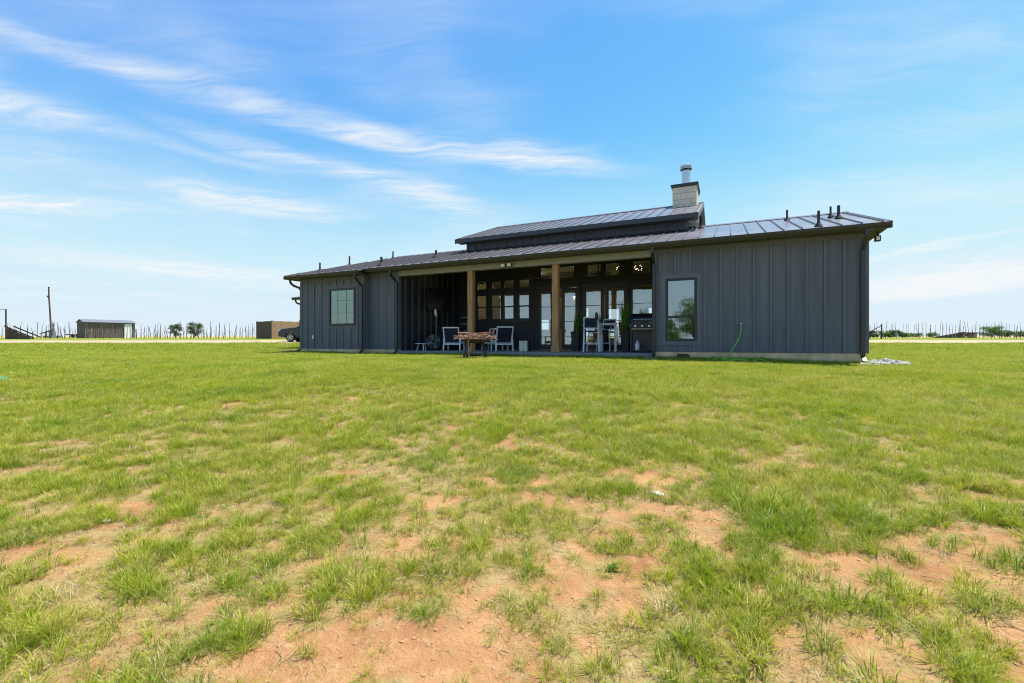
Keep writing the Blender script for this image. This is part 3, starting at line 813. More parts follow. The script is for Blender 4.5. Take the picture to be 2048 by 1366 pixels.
# posts and beam
part('porch_beam', MB().box(PT0 + .001, PT1 - .001, -0.03, 0.19, 2.90, 3.11), M['beam'])
for t, base in ((-10.88, False), (-7.65, True)):
    p = part('porch_post', MB().box(t - .105, t + .105, 0.0 - .0, 0.21, 0.0, 2.899), M['cedar'], bevel=0.008)
    if base:
        part('post_base', MB().box(t - .135, t + .135, -0.019, 0.24, 0.001, 0.22), M['cedar'], p, bevel=0.008)
# porch ceiling boards following the rafters
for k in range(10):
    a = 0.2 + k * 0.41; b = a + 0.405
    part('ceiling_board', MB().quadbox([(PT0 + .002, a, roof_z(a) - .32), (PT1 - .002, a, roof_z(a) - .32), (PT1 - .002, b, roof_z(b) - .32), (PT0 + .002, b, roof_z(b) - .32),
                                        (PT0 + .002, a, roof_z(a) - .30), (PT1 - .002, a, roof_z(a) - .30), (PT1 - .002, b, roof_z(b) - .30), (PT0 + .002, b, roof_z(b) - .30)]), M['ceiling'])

# main roof: long front slope, hip at the left end, shallow rear slope
RL, RR, RB = -19.55, 1.0, -15.42
HIPT = -17.4
roof = part('roof', MB().slab([(RL, -0.78, roof_z(-.78)), (RB, -0.78, roof_z(-.78)), (RB, -0.5, EAVE_Z), (RR, -0.5, EAVE_Z), (RR, RIDGE_D, RIDGE_Z), (HIPT, RIDGE_D, RIDGE_Z)], 0.05), M['roof'])
part('hip_slope', MB().slab([(RL, -0.78, roof_z(-.78)), (HIPT, RIDGE_D, RIDGE_Z), (RL, 8.7, roof_z(-.78))], 0.05), M['roof'], roof)
part('rear_slope', MB().slab([(RR, RIDGE_D, RIDGE_Z), (RR, 11.6, 2.95), (RL, 11.6, 2.95), (RL, 8.7, roof_z(-.78)), (HIPT, RIDGE_D, RIDGE_Z)], 0.05), M['roof'], roof)
part('ridge_cap', MB().prism([(RIDGE_D - .16, RIDGE_Z - .030), (RIDGE_D, RIDGE_Z + .045), (RIDGE_D + .16, RIDGE_Z - .012), (RIDGE_D, RIDGE_Z + .02)], 'x', HIPT, -12.75), M['seam'], roof)
part('ridge_cap', MB().prism([(RIDGE_D - .16, RIDGE_Z - .030), (RIDGE_D, RIDGE_Z + .045), (RIDGE_D + .16, RIDGE_Z - .012), (RIDGE_D, RIDGE_Z + .02)], 'x', -3.86, RR + .01), M['seam'], roof)
part('hip_cap', MB().tube([(RL, -0.78, roof_z(-.78)), (HIPT, RIDGE_D, RIDGE_Z + .01)], 0.035, 6), M['seam'], roof)
CL, CR, CD = -12.73, -3.86, 2.84              # clerestory left, right, front wall


def seam(parent, t, d0, z0, d1, z1, w=0.022, h=0.042):
    part('standing_seam', MB().quadbox([(t - w / 2, d0, z0 + .001), (t + w / 2, d0, z0 + .001), (t + w / 2, d1, z1 + .001), (t - w / 2, d1, z1 + .001),
                                        (t - w / 2, d0, z0 + h), (t + w / 2, d0, z0 + h), (t + w / 2, d1, z1 + h), (t - w / 2, d1, z1 + h)]), M['seam'], parent)


k = 0
t = RR - 0.16
while t > RL + .1:
    d0 = -0.78 if t < RB else -0.5
    d1 = RIDGE_D - .12
    if CL < t < CR:
        d1 = CD - .005
    if t < HIPT:
        d1 = -0.78 + (t - RL) / (HIPT - RL) * (RIDGE_D + .78) - .05
    if d1 > d0 + .1:
        seam(roof, t, d0, roof_z(d0), d1, roof_z(d1))
    t -= 0.41
# soffits, gutters
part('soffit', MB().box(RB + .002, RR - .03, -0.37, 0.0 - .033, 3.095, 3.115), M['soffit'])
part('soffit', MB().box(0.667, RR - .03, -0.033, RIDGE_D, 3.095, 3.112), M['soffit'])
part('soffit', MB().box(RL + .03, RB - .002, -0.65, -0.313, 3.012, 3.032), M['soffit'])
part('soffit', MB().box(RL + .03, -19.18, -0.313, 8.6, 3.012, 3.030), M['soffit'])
GP = [(-.37, .005), (-.37, -.125), (-.455, -.135), (-.50, -.06), (-.515, .005), (-.50, .005), (-.445, -.118), (-.385, -.11), (-.385, .005)]


def gutter(t0, t1, doff, ztop):
    part('gutter', MB().prism([(p + doff, ztop + q - .012) for p, q in GP], 'x', t0, t1), M['gutter'])


gutter(RB + .01, RR, 0.0, EAVE_Z)
gutter(RL, RB - .01, -0.28, roof_z(-.78))
part('fascia', MB().box(RL - .06, RL - .0, -0.78, 8.6, 3.00, 3.12), M['gutter'])
part('rake_board', MB().quadbox([(RR - .028, -0.5, 3.06), (RR + .012, -0.5, 3.06), (RR + .012, RIDGE_D, RIDGE_Z - .16), (RR - .028, RIDGE_D, RIDGE_Z - .16),
                                 (RR - .028, -0.5, EAVE_Z + .012), (RR + .012, -0.5, EAVE_Z + .012), (RR + .012, RIDGE_D, RIDGE_Z + .012), (RR - .028, RIDGE_D, RIDGE_Z + .012)]), M['gutter'])
# eave bracket and security light under the right overhang


def downspout(t, d, ztop, doff=0.0, w=0.085):
    mb = MB()
    mb.box(t - w / 2, t + w / 2, -.478 + doff, -.395 + doff, ztop - .30, ztop - .13)
    mb.quadbox([(t - w / 2, -.478 + doff, ztop - .30), (t + w / 2, -.478 + doff, ztop - .30), (t + w / 2, -.395 + doff, ztop - .30), (t - w / 2, -.395 + doff, ztop - .30)][:0] or
               [(t - w / 2, d - .105, ztop - .56), (t + w / 2, d - .105, ztop - .56), (t + w / 2, d - .032, ztop - .56), (t - w / 2, d - .032, ztop - .56),
                (t - w / 2, -.478 + doff, ztop - .30), (t + w / 2, -.478 + doff, ztop - .30), (t + w / 2, -.395 + doff, ztop - .30), (t - w / 2, -.395 + doff, ztop - .30)])
    mb.box(t - w / 2, t + w / 2, d - .105, d - .032, 0.0, ztop - .56)
    o = part('downspout', mb, M['gutter'], bevel=0.006)
    part('outlet_elbow', MB().quadbox([(t - w / 2, d - .30, -.12), (t + w / 2, d - .30, -.12), (t + w / 2, d - .25, -.06 - .08), (t - w / 2, d - .25, -.14),
                                       (t - w / 2, d - .106, .0), (t + w / 2, d - .106, .0), (t + w / 2, d - .033, .0), (t - w / 2, d - .033, .0)]), M['gutter'], o)
    for z in (0.5, 1.9):
        part('strap', MB().box(t - w / 2 - .012, t + w / 2 + .012, d - .108, d - .031, z, z + .03), M['gutter'], o)
    return o


downspout(0.53, 0.0, EAVE_Z)
downspout(-4.50, 0.0, EAVE_Z)
downspout(-14.13, 0.0, EAVE_Z)
downspout(-15.63, -0.28, roof_z(-.78), -0.28)
sp = part('downspout', MB().tube([(-19.50, -0.55, 3.02), (-19.50, -0.5, 2.86), (-19.42, -.42, 2.76), (-19.26, -.28, 2.68), (-19.215, -.22, 2.56), (-19.215, -.22, 0.05), (-19.25, -.30, -.02), (-19.33, -.42, -.08)], 0.05, 8), M['gutter'], smooth=True)

# clerestory monitor over the great room
CEZ, CPZ, CPD, CED = 4.687, 6.075, 6.24, 2.39
def croof_z(D):
    return CEZ + (CPZ - CEZ) * (D - CED) / (CPD - CED)
cw = wall('clerestory_wall', CL, CR, roof_z(CD) - .02, croof_z(CD) - .05, CD, CD + .12, (), M['navy'])
battens(cw, [-12.68 + 0.3705 * k for k in range(24)], roof_z(CD) + .03, croof_z(CD) - .12, CD, mat='navy')
part('wall_flashing', MB().quadbox([(CL - .03, CD - .12, roof_z(CD - .12) + .044), (CR + .03, CD - .12, roof_z(CD - .12) + .044), (CR + .03, CD - .0008, roof_z(CD) + .044), (CL - .03, CD - .0008, roof_z(CD) + .044),
                                    (CL - .03, CD - .12, roof_z(CD - .12) + .056), (CR + .03, CD - .12, roof_z(CD - .12) + .056), (CR + .03, CD - .0008, roof_z(CD) + .075), (CL - .03, CD - .0008, roof_z(CD) + .075)]), M['trim'], cw)
for t0, t1, sgn in ((CL, CL + .12, -1), (CR - .12, CR, 1)):
    gw = part('clerestory_gable_wall', MB().prism([(CD + .12, roof_z(CD)), (RIDGE_D, RIDGE_Z), (9.6, 3.4), (9.6, croof_z(CD) - .05), (CPD, CPZ - .09), (CD + .12, croof_z(CD + .12) - .06)], 'x', t0, t1), M['siding'])
    for j in range(11):
        D = CD + .06 + 0.30 * j
        zb = roof_z(D) if D < RIDGE_D else RIDGE_Z - .17 * (D - RIDGE_D)
        x0, x1 = (t1 + .0005, t1 + .02) if sgn > 0 else (t0 - .02, t0 - .0005)
        part('batten', MB().box(x0, x1, D - .031, D + .031, zb, croof_z(D) - .1), M['batten'], gw)
CRL, CRR = -13.0, -3.42
cr = part('clerestory_roof', MB().slab([(CRL, CED, CEZ), (CRR, CED, CEZ), (CRR, CPD, CPZ), (CRL, CPD, CPZ)], 0.05), M['roof'])
part('rear_slope', MB().slab([(CRL, CPD, CPZ), (CRR, CPD, CPZ), (CRR, 10.1, CEZ), (CRL, 10.1, CEZ)], 0.05), M['roof'], cr)
part('ridge_cap', MB().prism([(CPD - .16, CPZ - .03), (CPD, CPZ + .05), (CPD + .16, CPZ - .03), (CPD, CPZ + .02)], 'x', CRL - .01, -4.60), M['seam'], cr)
part('ridge_cap', MB().prism([(CPD - .16, CPZ - .03), (CPD, CPZ + .05), (CPD + .16, CPZ - .03), (CPD, CPZ + .02)], 'x', -3.62, CRR + .01), M['seam'], cr)
t = CRR - .12
while t > CRL:
    top = CPD - .12 if not (-4.62 < t < -3.6) else 5.42
    seam(cr, t, CED, CEZ, top, croof_z(top)); t -= 0.41
part('fascia', MB().box(CRL, CRR, CED - .045, CED - .001, CEZ - .15, CEZ + .015), M['trim'])
part('soffit', MB().box(CRL + .02, CRR - .02, CED, CD - .021, CEZ - .135, CEZ - .115), M['soffit'])
for t0, t1 in ((CRR - .03, CRR + .012), (CRL - .012, CRL + .03)):
    for (da, za, db, zb) in ((CED - .045, CEZ - .012, CPD, CPZ), (10.14, CEZ - .012, CPD, CPZ)):
        part('rake_board', MB().quadbox([(t0, da, za - .17), (t1, da, za - .17), (t1, db, zb - .17), (t0, db, zb - .17), (t0, da, za + .014), (t1, da, za + .014), (t1, db, zb + .014), (t0, db, zb + .014)]), M['galv' if False else 'batten'])
part('antenna_box', MB().box(CR + .12, CR + .30, 3.62, 3.86, 4.83, 5.10).box(CR + .02, CR + .13, 3.70, 3.78, 4.72, 4.90), M['white'], bevel=0.02)

# chimney of rough limestone blocks with a steel flue
ch = part('chimney', MB().box(-4.53, -3.68, 5.53, 6.87, 5.2, 6.63), M['concrete'])
zc_ = 5.42
rows = [0.23, 0.24, 0.22, 0.26, 0.25]
for r_i, hgt in enumerate(rows):
    def course(along0, along1, make, off):
        a = along0 + 0.0
        while a < along1 - .05:
            b = min(along1, a + RNG.uniform(.42, .85) * (1 if a > along0 else off))
            if along1 - b < .12:
                b = along1
            make(a + .004, b - .004); a = b
    z0, z1 = zc_ + .004, zc_ + hgt - .004
    jit = lambda: RNG.uniform(0, .012)
    course(-4.56, -3.65, lambda a, b: part('stone', MB().box(a, b, 5.50 - jit(), 5.55, z0, z1), M['stone'], ch, bevel=0.006), .6 if r_i % 2 else 1)
    course(5.555, 6.90, lambda a, b: part('stone', MB().box(-3.70, -3.65 + jit(), a, b, z0, z1), M['stone'], ch, bevel=0.006), .6 if r_i % 2 else 1)
    course(5.555, 6.90, lambda a, b: part('stone', MB().box(-4.56 - jit(), -4.51, a, b, z0, z1), M['stone'], ch, bevel=0.006), 1)
    zc_ += hgt
part('chimney_cap', MB().box(-4.61, -3.60, 5.44, 6.95, 6.63, 6.71).box(-4.63, -3.58, 5.42, 6.97, 6.705, 6.735), M['trim'], ch)
part('chimney_flashing', MB().quadbox([(-4.62, 5.38, croof_z(5.38) + .01), (-3.60, 5.38, croof_z(5.38) + .01), (-3.60, 5.495, croof_z(5.495) + .01), (-4.62, 5.495, croof_z(5.495) + .01),
                                       (-4.62, 5.46, 5.56), (-3.60, 5.46, 5.56), (-3.60, 5.4955, 5.56), (-4.62, 5.4955, 5.56)]), M['trim'], ch)
part('flue', MB().lathe([(.17, 6.735), (.17, 7.48), (.155, 7.49), (.155, 7.53)], (-4.10, 6.2, 0), 20), M['galv'], ch, smooth=True)
part('flue_cap', MB().lathe([(.165, 7.50), (.225, 7.53), (.225, 7.56), (.165, 7.565), (.165, 7.60), (.235, 7.615), (.235, 7.70), (.19, 7.725), (.05, 7.73)], (-4.10, 6.2, 0), 20), M['galv'], ch, smooth=True)
part('flue_band', MB().lathe([(.172, 7.485), (.232, 7.528), (.232, 7.542), (.172, 7.499)], (-4.10, 6.2, 0), 20), M['black'], ch, smooth=True)

# plumbing vents through the roof
for t, D, h, r in ((-18.57, 0.22, .36, .035), (-18.45, 1.81, .42, .035), (-15.07, 0.14, .34, .05), (-16.98, 3.11, .36, .035), (-13.43, 1.56, .30, .045),
                   (-3.37, 3.30, .44, .04), (-0.79, 3.0, .34, .03), (-0.41, -0.16, .40, .032), (0.26, 2.3, .34, .028), (0.35, 1.7, .38, .038)):
    z = roof_z(D)
    v = part('vent_pipe', MB().tube([(t, D, z - .05), (t, D, z + h)], r, 10), M['black'], smooth=True)
    part('pipe_boot', MB().lathe([(r * 3.2, -.03), (r * 3.0, .015), (r * 1.6, .07), (r * 1.15, .12)], (t, D, z), 12), M['rubber'], v, smooth=True)

# floodlights
def floodlight(t, d, z, down=True, tilt=0.0):
    o = part('floodlight', MB().box(t - .05, t + .05, d - .03, d - .0005, z - .05, z + .05), M['black'], bevel=.005)
    for s in (-1, 1):
        c = Vector((t + s * .115, d - .12, z - .02))
        part('lamp_head', MB().tube([(t + s * .03, d - .02, z), (c.x, c.y + .05, c.z)], .015, 6).box(c.x - .085, c.x + .085, c.y - .03, c.y + .03, c.z - .06, c.z + .06), M['black'], o, bevel=.006)
        part('lens', MB().box(c.x - .072, c.x + .072, c.y - .034, c.y - .0305, c.z - .048, c.z + .048), M['lens'], o)
    return o
floodlight(-9.36, -.03, 2.985)
o = part('security_light', MB().tube([(.86, .08, 3.095), (.86, .08, 3.0)], .02, 8).box(.80, .92, .03, .13, 2.86, 3.0), M['black'], bevel=.01)
part('lens', MB().box(.825, .895, .024, .0295, 2.885, 2.975), M['lens'], o)
part('eave_bracket', MB().prism([(.30, 3.095), (.38, 3.095), (.36, 3.0), (.34, 2.95)], 'x', .92, .95), M['gutter'])

# side wing behind the left end, of which only the eave shows
part('wing_wall', MB().box(-24.1, -19.16, 4.4, 9.6, 0.06, 2.72), M['siding'])
wg = part('wing_roof', MB().slab([(-24.75, 3.75, 2.84), (-19.3, 3.75, 2.84), (-19.3, 6.9, 3.75), (-22.6, 6.9, 3.75)], .05), M['roof'])
part('rear_slope', MB().slab([(-24.75, 3.75, 2.84), (-22.6, 6.9, 3.75), (-24.75, 10.0, 2.84)], .05), M['roof'], wg)
part('rear_slope', MB().slab([(-24.75, 10.0, 2.84), (-22.6, 6.9, 3.75), (-19.3, 6.9, 3.75), (-19.3, 10.0, 2.84)], .05), M['roof'], wg)
part('gutter', MB().prism([(p + 4.25, 2.84 + q - .012) for p, q in GP], 'x', -24.75, -19.6), M['gutter'])
part('downspout', MB().tube([(-24.55, 3.85, 2.70), (-24.55, 3.9, 2.55), (-24.3, 4.15, 2.40), (-24.15, 4.32, 2.30), (-24.15, 4.32, 0.1)], .05, 8), M['gutter'], smooth=True)

# rooms behind the glass
room = MB()
room.box(PT0 - .14, PT0, PD + .14, 11.0, 0.0, 3.7); room.box(PT1, PT1 + .14, PD + .14, 11.0, 0.0, 3.7)
part('great_room_side_walls', room, M['interior'])
BW = [(-10.2, -9.6, .3, 2.3), (-8.6, -7.9, .5, 2.2), (-6.4, -5.2, .9, 2.2), (-12.9, -12.0, .9, 2.1)]
ww = wall('great_room_rear_wall', PT0, PT1, 0.0, 3.6, 11.0, 11.14, BW, M['interior'])
for a, b, c, d in BW:
    f = part('rear_window', MB().ring(a, b, c, d, .05, 11.02, 11.08).box(a + .05, b - .05, 11.03, 11.07, (c + d) / 2 - .02, (c + d) / 2 + .02), M['frame'])
part('great_room_ceiling', MB().box(PT0, PT1, PD + .14, 11.0, 3.70, 3.75), M['interior'])
part('kitchen_island', MB().box(-12.6, -10.9, 7.2, 8.0, 0.004, .92).box(-12.7, -10.8, 7.1, 8.1, .92, .96), M['floor_in'])
part('kitchen_hood', MB().prism([(-12.5, 1.6), (-11.2, 1.6), (-11.5, 2.5), (-12.2, 2.5)], 'y', 9.8, 10.6), M['black'])
for nm, a, b, d in (('bedroom_wall', -4.36, 0.50, 0.16), ('bath_wall', -19.0, -15.72, -0.12)):
    mb = MB()
    mb.box(a, a + .05, d, 3.5, 0.06, 3.0); mb.box(b - .05, b, d, 3.5, 0.06, 3.0); mb.box(a, b, 3.5, 3.55, 0.06, 3.0); mb.box(a, b, d, 3.5, 2.97, 3.0)
    part(nm, mb, M['interior'])
# pale roller shade hanging a little inside the left window
M['shade'] = material('roller_shade', (0.60, 0.88, 0.76), 0.8, var=0.03)
part('roller_shade', MB().box(-17.41, -16.11, -0.235, -0.230, 1.14, 2.46), M['shade'])
# ------------------------------------------------------------------ lamps seen lit behind the glass
def chandelier(t, D, z, r, label):
    o = thing('orb_chandelier', label, 'chandelier', L(t, D, z), 0, 'orb chandeliers')
    mb = MB()
    for k in range(6):
        an = math.pi * k / 6
        mb.tube([(r * math.cos(a) * math.cos(an), r * math.cos(a) * math.sin(an), r * math.sin(a)) for a in [2 * math.pi * i / 18 for i in range(19)]], .006, 4, False)
    mb.build('cage', M['black'], o)
    MB().tube([(0, 0, r), (0, 0, 3.70 - z)], .008, 6).build('stem', M['black'], o)
    for k in range(11):
        a, b = RNG.uniform(0, 6.28), RNG.uniform(-.9, .9)
        q = r * .8
        MB().sphere((q * math.cos(a) * math.cos(b), q * math.sin(a) * math.cos(b), q * math.sin(b)), .014, 8, 5).build('bulb', M['bulb'], o)
    return o


chandelier(-6.70, 5.5, 3.42, .21, 'orb chandelier of small lit bulbs seen through the transom above the right-hand double doors')
chandelier(-5.92, 5.4, 3.44, .19, 'orb chandelier of small lit bulbs seen through the rightmost transom, above the grill')


def pendant(t, D, z, label):
    o = thing('pendant_lamp', label, 'lamp', L(t, D, z), 0, 'lamps lit inside the house')
    MB().tube([(0, 0, .05), (0, 0, 3.70 - z)], .005, 5).build('cord', M['black'], o)
    MB().lathe([(.02, .06), (.05, .05), (.11, -.02)], (0, 0, 0), 14).build('lamp_shade', M['black'], o, smooth=True)
    MB().sphere((0, 0, -.035), .045, 10, 6).build('bulb', M['bulb'], o)
    ld = bpy.data.lights.new('lamp_light', 'POINT'); ld.energy = 16; ld.color = (1, .78, .45); ld.shadow_soft_size = .05
    lo = bpy.data.objects.new('lamp_light', ld); COL.objects.link(lo); lo.parent = o; lo.location = (0, 0, -.12)
    return o


pendant(-12.05, 6.4, 3.02, 'warm pendant lamp lit behind the small transoms left of the double doors')
pendant(-11.15, 7.4, 3.05, 'second warm pendant lamp lit behind the small transoms, further right')
pendant(-9.4, 7.6, 2.6, 'warm pendant lamp seen low through the left-hand double doors')

# ------------------------------------------------------------------ things on the porch
def frame_mat(): return M['white']


def lounge_chair(name, label):
    o = thing(name, label, 'chair', (0, 0, 0), 0, 'white lounge chairs on the porch')
    w = .33
    for s in (-1, 1):
        x = s * w
        MB().bar((x, .36, 0), (x, .30, .58), .045, .045).build('leg', M['white'], o)
        MB().bar((x, -.36, 0), (x, -.25, .58), .045, .045).build('leg', M['white'], o)
        MB().bar((x, .36, .60), (x, -.34, .60), .055, .03).build('armrest', M['white'], o)
        MB().bar((x * .9, .36, .36), (x * .9, -.26, .30), .03, .05).build('seat_rail', M['white'], o)
    MB().bar((-w, .33, .30), (w, .33, .30), .03, .05).bar((-w, -.30, .26), (w, -.30, .26), .03, .05).build('stretcher', M['white'], o)
    bf = MB(); a0, a1 = Vector((0, -.22, .32)), Vector((0, -.48, .90)); dx = Vector((w - .03, 0, 0))
    bf.bar(a0 - dx, a1 - dx, .045, .04).bar(a0 + dx, a1 + dx, .045, .04).bar(a1 - dx * 1.07, a1 + dx * 1.07, .045, .045).bar(a0 - dx, a0 + dx, .03, .03)
    bf.build('back_frame', M['white'], o)
    n = Vector((0, .58, .26)).normalized() * .006
    e = dx * .94; b0 = a0 + (a1 - a0) * .03; b1 = a0 + (a1 - a0) * .95
    MB().quadbox([b0 - e - n, b0 + e - n, b0 + e + n, b0 - e + n, b1 - e - n, b1 + e - n, b1 + e + n, b1 - e + n]).build('back_sling', M['sling'], o)
    MB().quadbox([(-.28, -.26, .315), (.28, -.26, .315), (.28, .34, .375), (-.28, .34, .375), (-.28, -.26, .325), (.28, -.26, .325), (.28, .34, .385), (-.28, .34, .385)]).build('seat_sling', M['sling'], o)
    return o


lc = lounge_chair('lounge_chair', 'white lounge chair with dark sling back, left of the fire pit')
lc.location = L(-12.42, 1.35); lc.rotation_euler = (0, 0, -HA + math.radians(18))
copy_tree(lc, L(-10.32, 1.45), -HA + math.radians(42), 'white lounge chair with dark sling back, right of the fire pit')
copy_tree(lc, L(-11.55, 3.0), -HA + math.radians(185), 'white lounge chair deeper in the porch, mostly hidden behind the fire pit')

st = thing('low_table', 'small low white side table at the left end of the porch', 'table', L(-14.08 + .55, .75), -HA)
MB().lathe([(.27, .262), (.28, .27), (.28, .285), (.27, .292)], (0, 0, 0), 20).build('table_top', M['white'], st)
for k, an in enumerate((1.4, 3.5, 5.6)):
    MB().bar((.15 * math.cos(an), .15 * math.sin(an), .265), (.22 * math.cos(an), .22 * math.sin(an), 0), .035, .025).build('leg', M['white'], st)

fan = thing('floor_fan', 'round black wire-cage floor fan on the porch left of the lounge chairs', 'fan', L(-13.05, .85), -HA + math.radians(35))
M['cage'] = material('fan_cage_wire', (0.22, 0.225, 0.23), 0.4, metal=.3, var=.1)
cg = MB()
for rr, yy in ((.27, 0), (.25, -.05), (.18, -.085), (.09, -.10), (.25, .05), (.15, .09)):
    cg.tube([(rr * math.cos(a), yy, .36 + rr * math.sin(a)) for a in [2 * math.pi * i / 28 for i in range(29)]], .006, 4, False)
for k in range(20):
    a = 2 * math.pi * k / 20
    cg.tube([(.05 * math.cos(a), -.105, .36 + .05 * math.sin(a)), (.18 * math.cos(a), -.085, .36 + .18 * math.sin(a)), (.27 * math.cos(a), 0, .36 + .27 * math.sin(a)), (.12 * math.cos(a), .09, .36 + .12 * math.sin(a))], .0035, 4, False)
cg.build('cage', M['cage'], fan)
MB().lathe([(.03, -.10), (.07, -.06), (.07, .14), (.03, .16)], (0, 0, .36), 14, 'y').build('motor', M['black'], fan, smooth=True)
for k in range(4):
    a = k * math.pi / 2 + .4
    c, s = math.cos(a), math.sin(a)
    MB().quadbox([(.06 * c, -.02, .36 + .06 * s), (.24 * c - .05 * s, -.02, .36 + .24 * s + .05 * c), (.24 * c + .07 * s, .03, .36 + .24 * s - .07 * c), (.06 * c + .04 * s, .02, .36 + .06 * s - .04 * c),
                  (.06 * c, -.012, .36 + .06 * s), (.24 * c - .05 * s, -.012, .36 + .24 * s + .05 * c), (.24 * c + .07 * s, .038, .36 + .24 * s - .07 * c), (.06 * c + .04 * s, .028, .36 + .06 * s - .04 * c)]).build('blade', M['cage'], fan)
MB().tube([(-.22, .05, .02), (-.20, .02, .12), (-.28, 0, .36)], .012, 6).tube([(.22, .05, .02), (.20, .02, .12), (.28, 0, .36)], .012, 6).tube([(-.24, -.16, .014), (-.22, .05, .014), (.22, .05, .014), (.24, -.16, .014)], .013, 6).build('stand', M['black'], fan)

M['pole_grey'] = material('pole_grey', (0.17, 0.18, 0.17), 0.5, var=.1)
ps = thing('pole_stand', 'tall thin grey pole with a pale head standing behind the round fan', 'stand', L(-13.2, 1.25), -HA)
MB().lathe([(.14, 0), (.14, .02), (.03, .04)], (0, 0, 0), 16).build('base', M['black'], ps)
MB().tube([(0, 0, .03), (0, 0, 1.48)], .022, 8).build('pole', M['pole_grey'], ps)
MB().tube([(0, 0, 1.40), (-.02, -.02, 1.52), (-.02, -.02, 1.66)], [.04, .05, .035], 8).build('head', M['lens'], ps, smooth=True)

tv = thing('television', 'wide black television mounted on the left wall of the porch', 'television', L(PT0, 2.55, 2.18), -HA)
MB().box(.02, .10, -.3, .3, -.2, .2).build('wall_mount', M['black'], tv)
MB().box(.10, .16, -.86, .86, -.49, .49).build('housing', M['black'], tv, bevel=.01)
M['screen'] = material('tv_screen', (0.004, 0.004, 0.005), 0.55, var=.02)
MB().box(.1605, .165, -.84, .84, -.46, .47).build('screen', M['screen'], tv)

M['ladder_blue'] = material('ladder_blue', (0.02, 0.03, 0.16), 0.5, var=.08)
ld = thing('step_ladder', 'blue step ladder leaning in the porch corner behind the left post', 'ladder', L(-13.42, 3.7), -HA)
for s in (-1, 1):
    MB().bar((s * .24, -.25, 0), (s * .15, .18, 1.62), .03, .07).build('rail', M['ladder_blue'], ld)
for k in range(5):
    z = .26 + k * .3; y = -.25 + .43 * z / 1.62; h = .24 - .09 * z / 1.62
    MB().bar((-h, y, z), (h, y, z), .08, .02).build('step', M['white'], ld)
MB().bar((-.15, .18, 1.62), (.15, .18, 1.62), .12, .04).build('top_cap', M['ladder_blue'], ld)
cb = thing('storage_cabinet', 'low dark storage cabinet against the left porch wall behind the lounge chair', 'cabinet', L(-13.55, 2.75), -HA)
MB().box(-.3, .35, -.5, .5, .06, .92).build('body', M['black'], cb, bevel=.01)
MB().box(-.33, .39, -.54, .54, .922, 1.0).build('lid', M['trim'], cb, bevel=.01)
for x in (-.25, .3):
    for y in (-.45, .45):
        MB().box(x - .03, x + .03, y - .03, y + .03, 0, .06).build('foot', M['black'], cb)

M['cream'] = material('cream_planks', (0.62, 0.60, 0.46), 0.7, var=.05, scale=8)
bx = thing('wooden_box', 'small cream and black slatted box on the porch between the chair and the post', 'box', L(-9.28, 1.25), -HA + math.radians(4))
MB().box(-.19, .19, -.14, .17, .012, .36).build('body', M['black'], bx)
for a, b in ((-.155, -.005), (.005, .155)):
    MB().box(a, b, -.16, -.1405, 0, .385).build('plank', M['cream'], bx, bevel=.004)
MB().box(-.20, .20, -.135, .18, .362, .385).build('lid', M['black'], bx)


def bar_stool(name, label):
    o = thing(name, label, 'stool', (0, 0, 0), 0, 'white bar stools on the porch')
    w = .24
    for s in (-1, 1):
        MB().bar((s * (w + .03), .25, 0), (s * w, .21, .74), .035, .035).build('leg', M['white'], o)
        MB().bar((s * (w + .03), -.27, 0), (s * w, -.21, .74), .035, .035).build('leg', M['white'], o)
        MB().bar((s * w, -.21, .74), (s * w, -.31, 1.20), .035, .035).build('back_upright', M['white'], o)
        MB().bar((s * (w + .02), -.25, .92), (s * (w + .02), .16, .93), .045, .025).bar((s * w, .16, .74), (s * (w + .02), .16, .92), .03, .03).build('armrest', M['white'], o)
        MB().bar((s * w, .21, .70), (s * w, -.21, .70), .03, .045).build('seat_rail', M['white'], o)
        MB().bar((s * (w + .02), .23, .26), (s * (w + .02), -.24, .26), .022, .03).build('stretcher', M['white'], o)
    MB().bar((-w, -.31, 1.19), (w, -.31, 1.19), .035, .05).bar((-w, -.225, .82), (w, -.225, .82), .03, .035).build('back_rail', M['white'], o)
    MB().bar((-w, .235, .30), (w, .235, .30), .03, .03).build('foot_rest', M['white'], o)
    MB().quadbox([(-.215, -.236, .84), (.215, -.236, .84), (.215, -.224, .84), (-.215, -.224, .84), (-.215, -.312, 1.165), (.215, -.312, 1.165), (.215, -.300, 1.165), (-.215, -.300, 1.165)]).build('back_sling', M['sling'], o)
    MB().box(-.215, .215, -.205, .205, .70, .745).build('seat_sling', M['sling'], o, bevel=.015)
    return o


bs = bar_stool('bar_stool', 'white bar stool with navy sling, nearest the lawn, its back turned to it')
bs.location = L(-6.86, 1.55); bs.rotation_euler = (0, 0, -HA + math.radians(14))
copy_tree(bs, L(-6.62, 2.75), -HA + math.radians(168), 'white bar stool with navy sling behind the high table')
copy_tree(bs, L(-7.02, 2.55), -HA + math.radians(-75), 'white bar stool with navy sling standing just behind the nearest stool')
tb = thing('bar_table', 'high white bar table between the bar stools', 'table', L(-6.38, 2.05), -HA + math.radians(8))
MB().box(-.31, .31, -.31, .31, .99, 1.012).build('table_top', M['white'], tb, bevel=.006)
for sx_ in (-1, 1):
    for sy_ in (-1, 1):
        MB().bar((sx_ * .26, sy_ * .26, 0), (sx_ * .26, sy_ * .26, .99), .036, .036).build('leg', M['white'], tb)
MB().bar((-.24, -.26, .965), (.24, -.26, .965), .02, .04).bar((-.24, .26, .965), (.24, .26, .965), .02, .04).bar((-.26, -.24, .965), (-.26, .24, .965), .02, .04).bar((.26, -.24, .965), (.26, .24, .965), .02, .04).build('apron', M['white'], tb)

